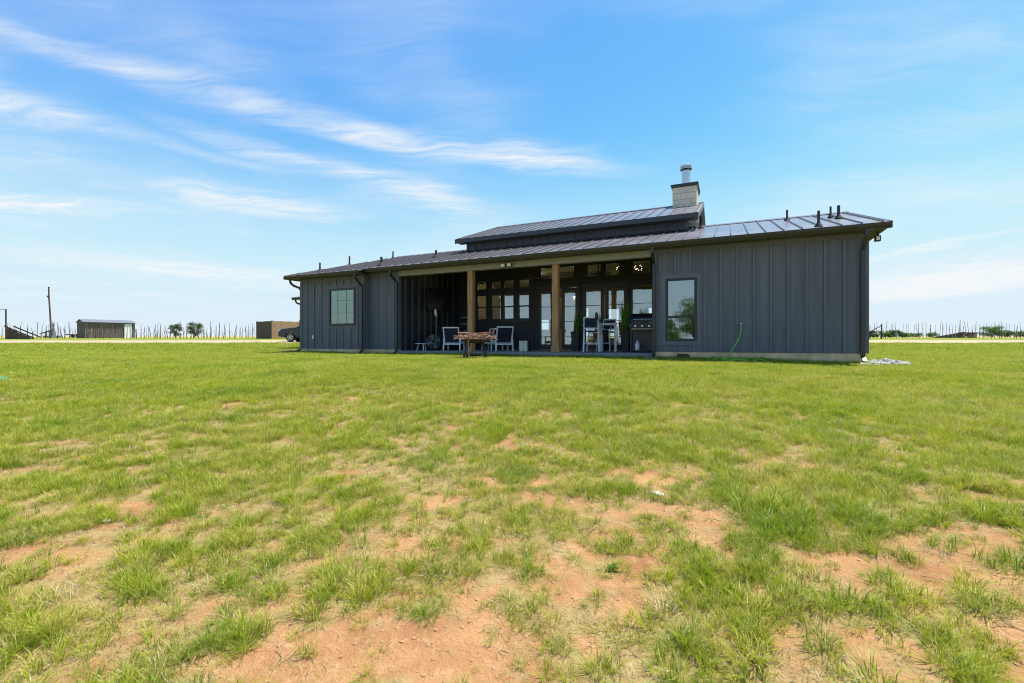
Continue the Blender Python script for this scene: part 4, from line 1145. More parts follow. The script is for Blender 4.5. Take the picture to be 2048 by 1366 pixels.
# planters with reed-like leaves
M['reed'] = leaf_material('reed_leaves', (0.10, 0.27, 0.030), (0.17, 0.38, 0.045), (0.26, 0.36, 0.08), .4)
M['pot'] = material('black_planter', (0.016, 0.016, 0.017), 0.55, var=.1)
M['potsoil'] = material('potting_soil', (0.05, 0.035, 0.025), 0.95, var=.2, scale=30)


def planter(label, loc, h, top, nl, lh, lean, seed, bow=0.0):
    o = thing('planter', label, 'planter', loc, -HA, 'tall black planters on the porch')
    b = top * .68
    MB().quadbox([(-b, -b, 0), (b, -b, 0), (b, b, 0), (-b, b, 0), (-top, -top, h), (top, -top, h), (top, top, h), (-top, top, h)]).build('pot', M['pot'], o, bevel=.008)
    MB().box(-top - .014, top + .014, -top - .014, top + .014, h - .04, h + .012).build('rim', M['pot'], o, bevel=.004)
    MB().lathe([(top * .9, h + .0125), (top * .85, h + .03), (top * .3, h + .045)], (0, 0, 0), 12).build('soil', M['potsoil'], o)
    r = random.Random(seed); v = []; f = []; tn = []
    for i in range(nl):
        an = r.uniform(0, 6.28); rad = top * .6 * math.sqrt(r.random()); x, y = rad * math.cos(an), rad * math.sin(an)
        ll = lh * r.uniform(.55, 1.0); sp_ = r.uniform(.05, .25) + bow * r.random(); w = r.uniform(.010, .020)
        dx, dy = math.cos(an) * sp_ * ll + lean[0] * ll, math.sin(an) * sp_ * ll + lean[1] * ll
        sa = r.uniform(0, 6.28); b0 = len(v); K = 5
        for q in range(K + 1):
            s = q / K; ww = w * (1 - s ** 2.2) + .0008
            px, py, pz = x + dx * s ** 1.7, y + dy * s ** 1.7, h + ll * (s - (.25 + bow * .5) * sp_ * s ** 3)
            v += [(px - math.cos(sa) * ww, py - math.sin(sa) * ww, pz), (px + math.cos(sa) * ww, py + math.sin(sa) * ww, pz)]
            tn += [r.random() * .3] * 2
        for q in range(K):
            f.append((b0 + 2 * q, b0 + 2 * q + 1, b0 + 2 * q + 3, b0 + 2 * q + 2))
    me = bpy.data.meshes.new('foliage'); me.from_pydata(v, [], f); me.materials.append(M['reed'])
    at = me.attributes.new('tone', 'FLOAT', 'POINT'); at.data.foreach_set('value', np.array(tn, np.float32))
    q = bpy.data.objects.new('foliage', me); COL.objects.link(q); q.parent = o
    return o


planter('tall black planter of green reed leaves left of the bar stools', L(-7.78, 2.75), .72, .17, 80, 1.0, (.30, 0), 3)
planter('tall black planter of upright reed leaves between the high table and the grill', L(-5.82, 2.35), .74, .17, 95, 1.2, (.02, 0), 4)
planter('dark planter with arching palm leaves behind the bar stools', L(-7.05, 3.75), .62, .18, 46, 1.15, (.05, 0), 5, .75)

# gas grill at the right end of the porch
gr = thing('gas_grill', 'black gas grill with domed lid at the right end of the porch', 'grill', L(-5.02, 1.35), -HA)
MB().prism([(-.28, .84), (.28, .84), (.28, 1.0), (-.28, .98)], 'x', -.40, .40).build('firebox', M['black'], gr, bevel=.01)
MB().prism([(-.28, .985), (.28, 1.005), (.28, 1.10), (.20, 1.22), (.05, 1.29), (-.10, 1.27), (-.22, 1.16), (-.28, 1.05)], 'x', -.40, .40).build('lid', M['black'], gr, bevel=.012)
MB().tube([(-.3, -.31, 1.08), (.3, -.31, 1.08)], .014, 8).build('lid_handle', M['galv'], gr)
MB().box(-.42, .42, -.32, -.2805, .80, .93).build('control_panel', M['black'], gr, bevel=.006)
for x in (-.22, 0, .22):
    MB().lathe([(.032, -.035), (.032, 0)], (x, -.3205, .865), 12, 'y').build('knob', M['galv'], gr)
for s in (-1, 1):
    if s < 0:
        MB().box(-.72, -.42, -.22, .22, .90, .93).build('side_shelf', M['black'], gr, bevel=.006)
    for y in (-.22, .22):
        MB().bar((s * .38, y, .06), (s * .38, y, .84), .04, .04).build('leg', M['trim'], gr)
MB().box(-.42, .42, -.25, .25, .05, .08).build('bottom_shelf', M['black'], gr)
MB().box(-.36, .36, .20, .215, .0805, .84).build('back_panel', M['trim'], gr)
MB().bar((-.36, -.24, .77), (.36, -.24, .77), .02, .025).build('towel_bar', M['white'], gr)
for x in (-.38, .38):
    MB().lathe([(.05, -.02), (.05, .02)], (x, 0, .05), 12, 'x').build('wheel', M['rubber'], gr)
jug = thing('plastic_jug', 'white plastic jug standing under the grill', 'jug', L(-5.20, 1.18, .08), -HA)
MB().lathe([(.072, 0), (.08, .02), (.08, .19), (.06, .235), (.028, .26), (.028, .285)], (0, 0, 0), 14).build('bottle', M['white'], jug, smooth=True)
MB().lathe([(.032, .286), (.032, .31)], (0, 0, 0), 12).build('cap', M['lens'], jug)
ut = thing('grill_tool', 'pale long-handled grill brush hanging from the grill side shelf', 'brush', L(-5.86, 1.20, .52), -HA)
MB().tube([(0, 0, .36), (.0, 0, .12)], .012, 6).build('handle', M['cedar'], ut)
MB().prism([(-.012, .12), (.012, .12), (.04, -.12), (-.04, -.12)], 'y', -.015, .015).build('bristles', M['cream'], ut)

# ceiling fans
for t, D, lab in ((-9.25, 2.6, 'dark ceiling fan with thin blades under the porch roof, behind the right post'), (-6.9, 2.7, 'dark ceiling fan with thin blades under the porch roof above the bar stools'), (-11.9, 2.6, 'dark ceiling fan with thin blades under the porch roof above the lounge chairs')):
    cf = thing('ceiling_fan', lab, 'fan', L(t, D, 2.86), -HA + t, 'porch ceiling fans')
    MB().tube([(0, 0, .1), (0, 0, roof_z(D) - .33 - 2.86)], .015, 8).build('rod', M['trim'], cf)
    MB().lathe([(.05, -.08), (.10, -.04), (.11, .04), (.05, .10)], (0, 0, 0), 16).build('motor', M['trim'], cf, smooth=True)
    for k in range(5):
        a = k * 2 * math.pi / 5
        MB().bar((.1 * math.cos(a), .1 * math.sin(a), 0), (.66 * math.cos(a), .66 * math.sin(a), 0), .12, .012).build('blade', M['soffit'], cf)
# ------------------------------------------------------------------ things on the lawn
def on_ground(x, y, dz=0.0):
    return (x, y, gz(x, y) + dz)


M['rust'] = material('rusted_steel', (0.045, 0.028, 0.020), 0.8, var=.2, scale=9, bump=.3, bscale=30)
M['bark'] = material('red_brown_branch', (0.17, 0.062, 0.034), 0.85, scale=5, bump=.4, bscale=20, col2=(0.34, 0.17, 0.105))
M['bark_pale'] = material('weathered_branch', (0.36, 0.28, 0.21), 0.85, scale=5, bump=.4, bscale=20, col2=(0.55, 0.45, 0.35))
FX, FY = -1.10, 13.7
fp = thing('fire_pit', 'rusty steel fire pit bowl on splayed legs in front of the porch', 'fire pit', on_ground(FX, FY), 0.3)
MB().lathe([(.10, .48), (.28, .495), (.40, .55), (.45, .595), (.465, .60), (.46, .61), (.39, .565), (.26, .52), (.05, .495)], (0, 0, 0), 24).build('bowl', M['rust'], fp, smooth=True)
for k in range(4):
    a = .45 + k * math.pi / 2
    c, s = math.cos(a), math.sin(a)
    MB().bar((.30 * c, .30 * s, .50), (.47 * c, .47 * s, -.02), .045, .04).build('leg', M['black'], fp)
MB().lathe([(.16, .10), (.20, .13), (.20, .145), (.15, .15)], (0, 0, 0), 14).build('ash_pan', M['black'], fp)
rs = random.Random(5)
for k in range(15):
    a = rs.gauss(0.0, .42) + (math.pi if rs.random() < .5 else 0)
    ln = rs.uniform(.30, .72); z = .58 + .20 * (k / 15) + rs.uniform(-.02, .03); oy = rs.uniform(-.25, .25); ox = rs.uniform(-.12, .12)
    c, s = math.cos(a), math.sin(a); r0 = rs.uniform(.010, .022)
    pts = []
    for q in range(6):
        u = -1 + 2 * q / 5
        pts.append((ox + c * ln * u + rs.gauss(0, .015) - s * .06 * u * u, oy + s * ln * u + rs.gauss(0, .015), z + rs.gauss(0, .012) + .05 * u * rs.choice((-1, 1))))
    b = MB().tube(pts, [r0 * (1 - .09 * q) for q in range(6)], 6)
    if k % 3 == 0:
        m_ = Vector(pts[3]); b.tube([m_, m_ + Vector((c * .12 - s * .06, s * .12 + c * .06, .03)), m_ + Vector((c * .22 - s * .15, s * .22 + c * .15, .05))], [r0 * .6, r0 * .45, r0 * .25], 5)
    o = b.build('branch', M['bark' if k % 6 else 'bark_pale'], None, smooth=True, loc=on_ground(FX, FY))
    tag(o, 'dry reddish branch in the pile heaped on the fire pit', 'branch', 'branches heaped on the fire pit')
o = MB().tube([(-.16, -.52, .02), (-.17, -.50, .5), (-.155, -.51, .92)], [.022, .02, .014], 7).build('rod', M['bark'], None, smooth=True, loc=on_ground(FX, FY))
tag(o, 'upright rusty rod leaning against the front of the fire pit', 'rod')
o = MB().tube([(.52, -.05, .62), (.54, -.05, .80), (.56, -.05, .90), (.60, -.05, .925), (.635, -.05, .90)], .011, 6).build('fire_poker', M['bark_pale'], None, smooth=True, loc=on_ground(FX, FY))
tag(o, 'pale hooked poker handle sticking up at the right rim of the fire pit', 'poker')

# solar torch by the slab
p = L(-6.30, -.22); q = gz(p.x, p.y)
to = thing('garden_torch', 'black garden torch on a thin stake leaning before the bar table', 'torch', (p.x, p.y, q), 0)
MB().tube([(-.06, 0, -.05), (.10, 0, 1.22)], .010, 6).build('stake', M['black'], to)
MB().lathe([(.03, 1.20), (.055, 1.24), (.055, 1.37), (.03, 1.43), (.015, 1.44)], (.10, 0, 0), 12).build('lantern', M['black'], to, smooth=True)
MB().box(.07, .19, -.04, .04, 1.185, 1.215).build('collar', M['black'], to)

# splash blocks
for (t, D, lab) in ((-4.50, -.48, 'grey concrete splash block under the downspout at the right end of the porch'), (-19.45, -.62, 'grey concrete splash block at the far left corner of the house')):
    p = L(t, D); z = gz(p.x, p.y)
    sb = thing('splash_block', lab, 'splash block', (p.x, p.y, z), -HA, 'concrete splash blocks')
    MB().quadbox([(-.17, -.32, 0), (.17, -.32, 0), (.13, .28, 0), (-.13, .28, 0), (-.17, -.32, .05), (.17, -.32, .05), (.13, .28, .09), (-.13, .28, .09)]).build('block', M['concrete'], sb, bevel=.01)
    for s in (-1, 1):
        MB().bar((s * .15, -.32, .065), (s * .115, .28, .11), .03, .05).build('lip', M['concrete'], sb)

# garden hose
M['hose'] = material('lime_green_hose', (0.16, 0.42, 0.035), 0.4, var=.08)
hp = []
def hz(t, D, dz):
    p = L(t, D); return (p.x, p.y, gz(p.x, p.y) + dz)
a = L(-2.19, -.13, .76)
pts = [tuple(a), tuple(L(-2.20, -.17, .62)), tuple(L(-2.24, -.20, .45)), tuple(L(-2.34, -.23, .25)), tuple(L(-2.45, -.26, .06)), hz(-2.54, -.30, .06), hz(-2.62, -.36, .02)]
o = MB().tube(pts, .017, 8)
cx, cy = -2.35, -.52
loop = []
for k in range(150):
    an = k * .28; rr = .26 + .14 * math.sin(k * .19) + .05 * math.sin(k * 1.7)
    loop.append(hz(cx + 1.65 * rr * math.cos(an) + .12 * math.sin(k * .07), cy + .55 * rr * math.sin(an), .02 + .035 * (1 + math.sin(k * .9)) + .02 * math.sin(k * .33)))
o.tube(loop, .015, 7)
tag(o.build('garden_hose', M['hose'], None, smooth=True), 'bright green garden hose hanging from the wall tap into a coil on the grass', 'hose')

# crumpled sheeting at the right corner
M['tarp'] = material('white_sheeting', (0.30, 0.29, 0.285), 0.6, var=.25, scale=7, bump=.2, bscale=20)
def sheeting(name, t0, D0, wx, wy, amp, seed, label, rz=0.0):
    n, m = 44, 24; v = []; f = []
    for j in range(m + 1):
        for i in range(n + 1):
            u, w = i / n * 2 - 1, j / m * 2 - 1
            k = 1 - .22 * vnoise(np.array([u * 2.2 + seed]), np.array([w * 2.2]), 4)[0]
            x, y = u * wx * k, w * wy * k * (1 - .35 * u)
            X, Y = x * math.cos(rz) - y * math.sin(rz), x * math.sin(rz) + y * math.cos(rz)
            p = L(t0 + X, D0 + Y)
            e = max(0, 1 - max(abs(u), abs(w)) ** 6)
            h = amp * abs(fbm(np.array([u * 3 + seed * 3]), np.array([w * 3.5 - seed]), 8, 4)[0] - .45) * 4.2 * e + .012
            h += amp * .8 * max(0, math.sin(w * 5 + u * 2.3 + seed)) * e
            v.append((p.x, p.y, gz(p.x, p.y) + h + .02))
    for j in range(m):
        for i in range(n):
            a = j * (n + 1) + i; f.append((a, a + 1, a + n + 2, a + n + 1))
    mb = MB(); mb.v = v; mb.f = f
    ob = mb.build(name, M['tarp'], None, smooth=True)
    sm = ob.modifiers.new('thick', 'SOLIDIFY'); sm.thickness = .004
    return tag(ob, label, 'sheeting')
sheeting('plastic_sheet', 1.06, .02, .52, .24, .075, 1, 'crumpled white and grey sheeting trailing from the right corner of the house', .12)
sheeting('plastic_sheet', .58, -.42, .21, .13, .03, 2, 'small folded pale sheet on the grass in front of the larger sheeting', -.3)

# septic lid at the left edge
M['teal'] = material('teal_plastic', (0.015, 0.22, 0.15), 0.45, var=.05)
sx0, sy0 = -9.88, 8.55
se = thing('septic_lid', 'teal plastic septic riser lid in the grass at the left edge', 'lid', on_ground(sx0, sy0, -.02), 0)
MB().lathe([(.30, 0), (.30, .045), (.33, .05), (.33, .065), (.26, .095), (.12, .115), (.02, .12)], (0, 0, 0), 28).build('cover', M['teal'], se, smooth=True)
for k in range(6):
    a = k * math.pi / 3
    MB().lathe([(.014, 0), (.014, .018)], (.305 * math.cos(a), .305 * math.sin(a), .062), 8).build('screw', M['black'], se)

# stones
M['white_rock'] = material('pale_rock', (0.46, 0.41, 0.34), 0.9, var=.1, scale=20, bump=.5, bscale=30)
def rock(x, y, r, seed, label, flat=.5):
    bm = bmesh.new(); bmesh.ops.create_icosphere(bm, subdivisions=2, radius=r); rr = random.Random(seed)
    ax = [Vector((rr.gauss(0, 1), rr.gauss(0, 1), rr.gauss(0, 1))).normalized() for _ in range(7)]
    for v in bm.verts:
        d = v.co.normalized(); k = min(1.0 / max(.3, abs(d.dot(a))) * (.78 + .05 * i) for i, a in enumerate(ax)); k = min(k, 1.15)
        v.co = d * r * k; v.co.x *= 1.5; v.co.z *= flat
    me = bpy.data.meshes.new('rock'); bm.to_mesh(me); bm.free(); me.materials.append(M['white_rock'])
    o = bpy.data.objects.new('rock', me); COL.objects.link(o); o.location = on_ground(x, y, r * flat * .35); o.rotation_euler = (0, 0, rr.uniform(0, 6))
    return tag(o, label, 'rock', 'pale rocks in the lawn')
rock(1.105, 3.46, .034, 1, 'pale flat rock in the bare soil right of centre')
rock(-2.72, 3.06, .026, 2, 'small pale rock in the bare soil at the left')

M['weed'] = leaf_material('broad_leaf_weed', (0.085, 0.160, 0.030), (0.12, 0.20, 0.035), (0.16, 0.20, 0.05), .3)
def weed(x, y, s, seed, label):
    r = random.Random(seed); v = []; f = []; n = 9
    for k in range(n):
        a = k * 2.4 + r.uniform(-.3, .3); el = r.uniform(.4, 1.1); ln = s * r.uniform(.6, 1); w = ln * .26
        d = Vector((math.cos(a) * math.cos(el), math.sin(a) * math.cos(el), math.sin(el))); sd_ = Vector((-math.sin(a), math.cos(a), 0))
        b = len(v); up = Vector((0, 0, .12 * ln))
        for q in (d * .08 * ln, d * .45 * ln + sd_ * w + up, d * .55 * ln - sd_ * w + up, d * ln, d * .5 * ln):
            v.append(tuple(q))
        f += [(b, b + 1, b + 4), (b, b + 4, b + 2), (b + 1, b + 3, b + 4), (b + 4, b + 3, b + 2)]
    mb = MB(); mb.v = v; mb.f = f
    o = mb.build('broadleaf_weed', M['weed'], None, loc=on_ground(x, y))
    return tag(o, label, 'weed', 'broad-leaved weeds in the bare soil')
weed(.55, 2.52, .06, 1, 'dark broad-leaved weed alone on the bare soil right of centre')
weed(1.10, 2.48, .05, 2, 'dark broad-leaved weed at the edge of the bare soil further right')

# ------------------------------------------------------------------ trees
def leaf_mat(name, a, b, c):
    return leaf_material(name, a, b, c, .35, .9)
M['leaf'] = leaf_mat('tree_leaves', (0.050, 0.095, 0.018), (0.080, 0.130, 0.028), (0.10, 0.14, 0.03))
M['leaf_bright'] = leaf_mat('bright_leaves', (0.085, 0.155, 0.022), (0.125, 0.200, 0.035), (0.15, 0.19, 0.04))
M['trunk'] = material('tree_bark', (0.075, 0.055, 0.04), 0.9, var=.2, scale=12, bump=.5, bscale=30)


def tree(x, y, h, r, label, nclump, nleaf, lsz, mat, seed, trunk=.35, group=None, squash=.8, name='tree'):
    rr = random.Random(seed)
    o = thing(name, label, 'tree', on_ground(x, y, -.05), rr.uniform(0, 6), group)
    mb = MB(); th = h * trunk
    mb.tube([(0, 0, 0), (.04 * h * rr.uniform(-1, 1), .03 * h, th * .6), (.02 * h, .02 * h, th)], [.035 * h, .028 * h, .022 * h], 8)
    cl = []
    for k in range(nclump):
        a = rr.uniform(0, 6.28); zz = th + (h - th) * (.12 + .8 * rr.random()); rel = (zz - th) / (h - th)
        rad = r * math.sqrt(max(.05, 1 - (rel * 1.6 - .75) ** 2)) * math.sqrt(rr.uniform(.15, 1)) * .85
        c = Vector((rad * math.cos(a), rad * math.sin(a), zz)); cl.append(c)
        if k < 16:
            m_ = Vector((c.x * .4, c.y * .4, th + (c.z - th) * .45))
            mb.tube([(.02 * h, .02 * h, th * .9), tuple(m_), tuple(c)], [.016 * h, .009 * h, .003 * h], 5)
    mb.build('trunk', M['trunk'], o, smooth=True)
    v = np.zeros((nclump * nleaf * 4, 3)); f = []; tn = np.zeros(nclump * nleaf * 4, np.float32); q = 0
    for c in cl:
        cr_ = r * rr.uniform(.32, .52)
        for _ in range(nleaf):
            d = Vector((rr.gauss(0, 1), rr.gauss(0, 1), rr.gauss(0, .75))).normalized() * cr_ * rr.random() ** .45
            p_ = c + Vector((d.x, d.y, d.z * squash))
            ax = Vector((rr.gauss(0, 1), rr.gauss(0, 1), rr.gauss(0, .6))).normalized(); s2 = ax.cross(Vector((rr.gauss(0, 1), rr.gauss(0, 1), rr.gauss(0, 1)))).normalized()
            l1, l2 = lsz * rr.uniform(.7, 1.3), lsz * rr.uniform(.3, .5)
            for e in (-ax * l1, s2 * l2, ax * l1, -s2 * l2):
                v[q] = p_ + e; tn[q] = .3; q += 1
            f.append((q - 4, q - 3, q - 2, q - 1))
    me = bpy.data.meshes.new('crown'); me.from_pydata(v.tolist(), [], f); me.materials.append(mat)
    at = me.attributes.new('tone', 'FLOAT', 'POINT'); at.data.foreach_set('value', tn)
    k = bpy.data.objects.new('crown', me); COL.objects.link(k); k.parent = o
    return o


# behind the viewer, seen mirrored in the windows
tree(-9.2, -13.5, 5.9, 1.75, 'bright green tree mirrored in the right-hand window', 70, 110, .085, M['leaf_bright'], 1, .34)
tree(-16.6, -20.0, 4.4, 1.9, 'low broad tree mirrored beside the taller one in the right-hand window', 60, 100, .12, M['leaf_bright'], 2, .2)
# far side, beyond the stake fence
tree(-66.6, 90.0, 2.8, 1.05, 'left of two small dark trees behind the stake fence', 26, 90, .11, M['leaf'], 3, .10, 'small trees beyond the fence')
tree(-62.6, 90.0, 3.0, 1.35, 'right and larger of two small dark trees behind the stake fence', 30, 90, .11, M['leaf'], 4, .10, 'small trees beyond the fence')
tree(105.5, 100.0, 2.3, 1.9, 'rounded pale green tree right of the collapsed shack', 34, 60, .15, M['leaf_bright'], 5, .15, 'trees beyond the fence on the right')
tree(108.8, 100.0, 1.5, 1.7, 'low green bush spreading beside the rounded tree on the right', 22, 60, .15, M['leaf'], 6, .1, 'trees beyond the fence on the right')
tree(115.0, 102.0, 1.5, 2.0, 'low green bush at the far right edge of the view', 24, 60, .15, M['leaf'], 7, .1, 'trees beyond the fence on the right')
for k, (x, h, w) in enumerate(((73.0, 1.25, 1.2), (75.2, 1.3, 1.3), (77.4, 1.4, 1.3), (79.3, 1.0, 1.2))):
    tree(x, 92.0, h, w, ['first', 'second', 'third', 'fourth'][k] + ' from the house of the low green bushes behind the right-hand fence', 20, 60, .14, M['leaf_bright' if k % 2 else 'leaf'], 20 + k, .1, 'low bushes behind the right-hand fence')
for k, x in enumerate((97.5, 101.5)):
    tree(x, 110.0, 0.9, 1.6, ['dusky low bush left of the collapsed shack', 'dusky low bush just behind the collapsed shack'][k], 14, 60, .14, M['leaf'], 30 + k, .1, 'dusky bushes by the shack')

# ------------------------------------------------------------------ stake fences
M['stake'] = material('weathered_stake', (0.055, 0.040, 0.036), 0.9, scale=3, bump=.4, bscale=20, col2=(0.12, 0.09, 0.08))
M['stake_pale'] = material('pale_stake', (0.34, 0.29, 0.25), 0.9, var=.15, scale=4)
stake_meshes = []
for k in range(10):
    rr = random.Random(100 + k); h = 1.0
    pts = []; rs_ = []
    lx, ly = rr.gauss(0, .05), rr.gauss(0, .05)
    for q in range(5):
        s = q / 4; pts.append((lx * s + rr.gauss(0, .014) * q ** .5, ly * s + rr.gauss(0, .014), -.08 + 1.08 * s)); rs_.append(.034 * (1 - .62 * s) * rr.uniform(.8, 1.2))
    mb = MB().tube(pts, rs_, 6)
    if k % 3 == 0:
        c = Vector(pts[2]); mb.tube([c, c + Vector((rr.uniform(-.08, .08), .02, .16)), c + Vector((rr.uniform(-.14, .14), .03, .36))], [.018, .013, .006], 5)
    o = mb.build('stake', M['stake' if k % 7 else 'stake_pale'], None, smooth=True)
    stake_meshes.append(o.data); bpy.data.objects.remove(o)


def stake_fence(label, x0, x1, yf, step, hlo, hhi, seed, thick=1.0, group='stake fences'):
    xm = (x0 + x1) / 2
    o = thing('stake_fence', label, 'fence', on_ground(xm, yf(xm)), 0, group)
    rr = random.Random(seed); x = x0
    while x < x1:
        y = yf(x) + rr.gauss(0, .06); h = rr.uniform(hlo, hhi)
        c = bpy.data.objects.new('stake', rr.choice(stake_meshes)); COL.objects.link(c); c.parent = o
        c.location = (x - o.location.x, y - o.location.y, gz(x, y) - o.location.z)
        c.scale = (1.4 * thick * h ** .3, 1.4 * thick * h ** .3, h); c.rotation_euler = (rr.gauss(0, .03), rr.gauss(0, .05), rr.uniform(0, 6.28))
        x += step * rr.uniform(.65, 1.4)
    return o


stake_fence('row of crooked stakes before the grey shed and the small trees on the left', -64, -31.5, lambda x: 57 + .02 * (x + 45), .52, 1.35, 2.2, 1)
stake_fence('thinner row of stakes further back behind the left-hand fence', -84, -44, lambda x: 82, .62, 1.2, 2.1, 2)
stake_fence('row of straight thin stakes across the plain right of the house', 44.0, 72.5, lambda x: 58, .42, 1.7, 2.3, 3, .62)
stake_fence('shorter row of dark stakes at the far right of the plain', 72.8, 86, lambda x: 59 + .1 * (x - 72), .5, 1.1, 1.8, 4, .9)

# ------------------------------------------------------------------ sheds, pole and farm odds and ends
M['shed'] = material('grey_metal_cladding', (0.135, 0.105, 0.092), 0.6, var=.18, scale=2, stretch=(5, 5, .3))
M['shed_roof'] = material('grey_metal_roof', (0.20, 0.20, 0.22), 0.45, metal=.4, var=.1)
sh = thing('metal_shed', 'long grey metal shed with low roof and pale door behind the stake fence', 'shed', on_ground(-56.9, 64.5), math.radians(57))
Ls, Ws, Hs = 5.6, 3.0, 2.15
MB().box(-Ls / 2, Ls / 2, 0, Ws, -.2, Hs).prism([(-.0, Hs), (Ws, Hs), (Ws / 2, Hs + .38)], 'x', -Ls / 2 + .001, Ls / 2 - .001).build('wall', M['shed'], sh)
for k in range(19):
    x = -Ls / 2 + .1 + k * .225
    MB().prism([(x - .05, -.04), (x - .02, 0), (x + .06, 0), (x + .03, -.04)][:0] or [(x - .05, 0), (x - .03, -.045), (x + .03, -.045), (x + .05, 0)], 'z', -.2, Hs).build('cladding_rib', M['shed'], sh)
for k in range(13):
    y = .12 + k * .23
    MB().prism([(-Ls / 2, y - .05), (-Ls / 2 - .045, y - .03), (-Ls / 2 - .045, y + .03), (-Ls / 2, y + .05)], 'z', -.2, Hs).build('cladding_rib', M['shed'], sh)
MB().quadbox([(-Ls / 2 - .15, -.2, Hs + .0), (Ls / 2 + .15, -.2, Hs + .0), (Ls / 2 + .15, Ws / 2, Hs + .42), (-Ls / 2 - .15, Ws / 2, Hs + .42), (-Ls / 2 - .15, -.2, Hs + .06), (Ls / 2 + .15, -.2, Hs + .06), (Ls / 2 + .15, Ws / 2, Hs + .48), (-Ls / 2 - .15, Ws / 2, Hs + .48)]).quadbox(
    [(-Ls / 2 - .15, Ws / 2, Hs + .42), (Ls / 2 + .15, Ws / 2, Hs + .42), (Ls / 2 + .15, Ws + .2, Hs), (-Ls / 2 - .15, Ws + .2, Hs), (-Ls / 2 - .15, Ws / 2, Hs + .48), (Ls / 2 + .15, Ws / 2, Hs + .48), (Ls / 2 + .15, Ws + .2, Hs + .06), (-Ls / 2 - .15, Ws + .2, Hs + .06)]).build('roof', M['shed_roof'], sh)
MB().box(1.55, 2.40, -.075, -.0455, .0, 2.0).build('door', M['white'], sh)
for x in (1.50, 2.40):
    MB().box(x, x + .05, -.08, -.0455, 0, 2.05).build('door_jamb', M['black'], sh)

M['plank_dark'] = material('weathered_and_shaded_planks', (0.10, 0.072, 0.055), 0.9, var=.2, scale=2, stretch=(4, 4, .3))
M['plank_red'] = material('cedar_and_sunlit_planks', (0.32, 0.17, 0.085), 0.85, scale=2, stretch=(4, 4, .3), col2=(0.46, 0.27, 0.15))
en = thing('board_enclosure', 'tall brown board enclosure left of the parked car', 'enclosure', on_ground(-28.0, 53.0), 0)
A, B, Cc = Vector((-2.9, 2.0, 0)), Vector((0, 0, 0)), Vector((2.25, 2.1, 0))
for (p0, p1, mt, n) in ((A, B, 'plank_dark', 16), (B, Cc, 'plank_red', 19)):  # shade and sun put into the board colour: left face darker, right face brighter
    d = (p1 - p0) / n; un = d.normalized()
    nrm = Vector((un.y, -un.x, 0))
    for k in range(n):
        a = p0 + d * k + un * .006; b = p0 + d * (k + 1) - un * .006; z = 2.08 + rs.uniform(-.02, .02)
        th = nrm * .022
        MB().quadbox([a - th * 0, b - th * 0, b + th, a + th, a + Vector((0, 0, z)), b + Vector((0, 0, z)), b + th + Vector((0, 0, z)), a + th + Vector((0, 0, z))]).build('plank', M[mt], en)
    for z in (.4, 1.7):
        MB().bar(p0 + Vector((0, 0, z)) - nrm * .03, p1 + Vector((0, 0, z)) - nrm * .03, .04, .09).build('rail', M['plank_dark'], en)
for p0 in (A, B, Cc):
    MB().bar(p0 + Vector((.02, .08, 0)), p0 + Vector((.02, .08, 2.3 if p0 is Cc else 2.16)), .09, .09).build('post', M['plank_dark'], en)

up = thing('utility_pole', 'tall bare leaning wooden pole on the left horizon', 'pole', on_ground(-79.2, 78.0), 0)
MB().tube([(.25, 0, -.3), (.16, 0, 2), (.02, .0, 4.4), (-.14, 0, 6.6), (-.2, 0, 8.6)], [.14, .13, .12, .11, .10], 10).build('shaft', M['stake'], up, smooth=True)
MB().box(-.36, -.12, -.14, .10, 6.9, 7.2).build('bracket', M['black'], up)
MB().lathe([(.13, 8.6), (.13, 8.68), (.05, 8.72)], (-.2, 0, 0), 10).build('cap', M['black'], up)

gp = thing('gate_post', 'tall thin dark post with a top rail at the far left edge', 'post', on_ground(-55.6, 50.0), 0)
MB().tube([(0, 0, -.2), (0, 0, 3.3)], .065, 8).build('upright', M['rust'], gp)
MB().tube([(.05, 0, 3.28), (-4.5, 0, 3.25)], .03, 6).build('top_rail', M['rust'], gp)

ch2 = thing('loading_chute', 'dark plank cattle loading chute sloping down beside the far left post', 'chute', on_ground(-56.3, 50.5), 0)
for k in range(13):
    x = .1 + k * .22; h = 1.42 - k * .088
    MB().box(x, x + .2, 0, .05, -.05, h - .1 - rs.uniform(0, .1)).build('plank', M['plank_dark'], ch2)
MB().bar((0, -.04, 1.45), (3.1, -.04, .2), .08, .12).build('ramp_rail', M['rust'], ch2)
MB().bar((0, .9, 1.45), (3.1, .9, .2), .08, .12).build('ramp_rail', M['rust'], ch2)
for x, h in ((0.05, 1.45), (1.1, 1.05), (2.1, .62), (3.0, .28)):
    MB().box(x, x + .1, .06, .16, -.1, h).build('post', M['rust'], ch2)

M['scrap'] = material('dull_grey_scrap', (0.16, 0.16, 0.17), 0.7, metal=.3, var=.2)
sc_ = thing('water_pump', 'old grey conical water pump standing right of the tall pole', 'pump', on_ground(-66.5, 66.0), 0)
MB().lathe([(.32, -.05), (.26, .7), (.14, 1.3), (.10, 1.75), (.16, 1.8), (.12, 2.15), (.03, 2.3)], (0, 0, 0), 10).build('casing', M['scrap'], sc_, smooth=True)
MB().tube([(0, 0, 2.25), (-.12, 0, 2.42), (-.26, 0, 2.40)], .03, 6).build('spout', M['scrap'], sc_)
MB().lathe([(.2, -.05), (.18, .9), (.07, 1.5)], (-.42, .1, 0), 10).build('side_casing', M['scrap'], sc_, smooth=True)
lv = thing('pump_jack', 'small low pump jack on the left horizon near the loading chute', 'pump jack', on_ground(-82, 80.0), 0); lv.scale = (.8, .8, .7)
MB().bar((-1.2, 0, .9), (1.0, 0, 1.8), .2, .25).build('beam', M['scrap'], lv)
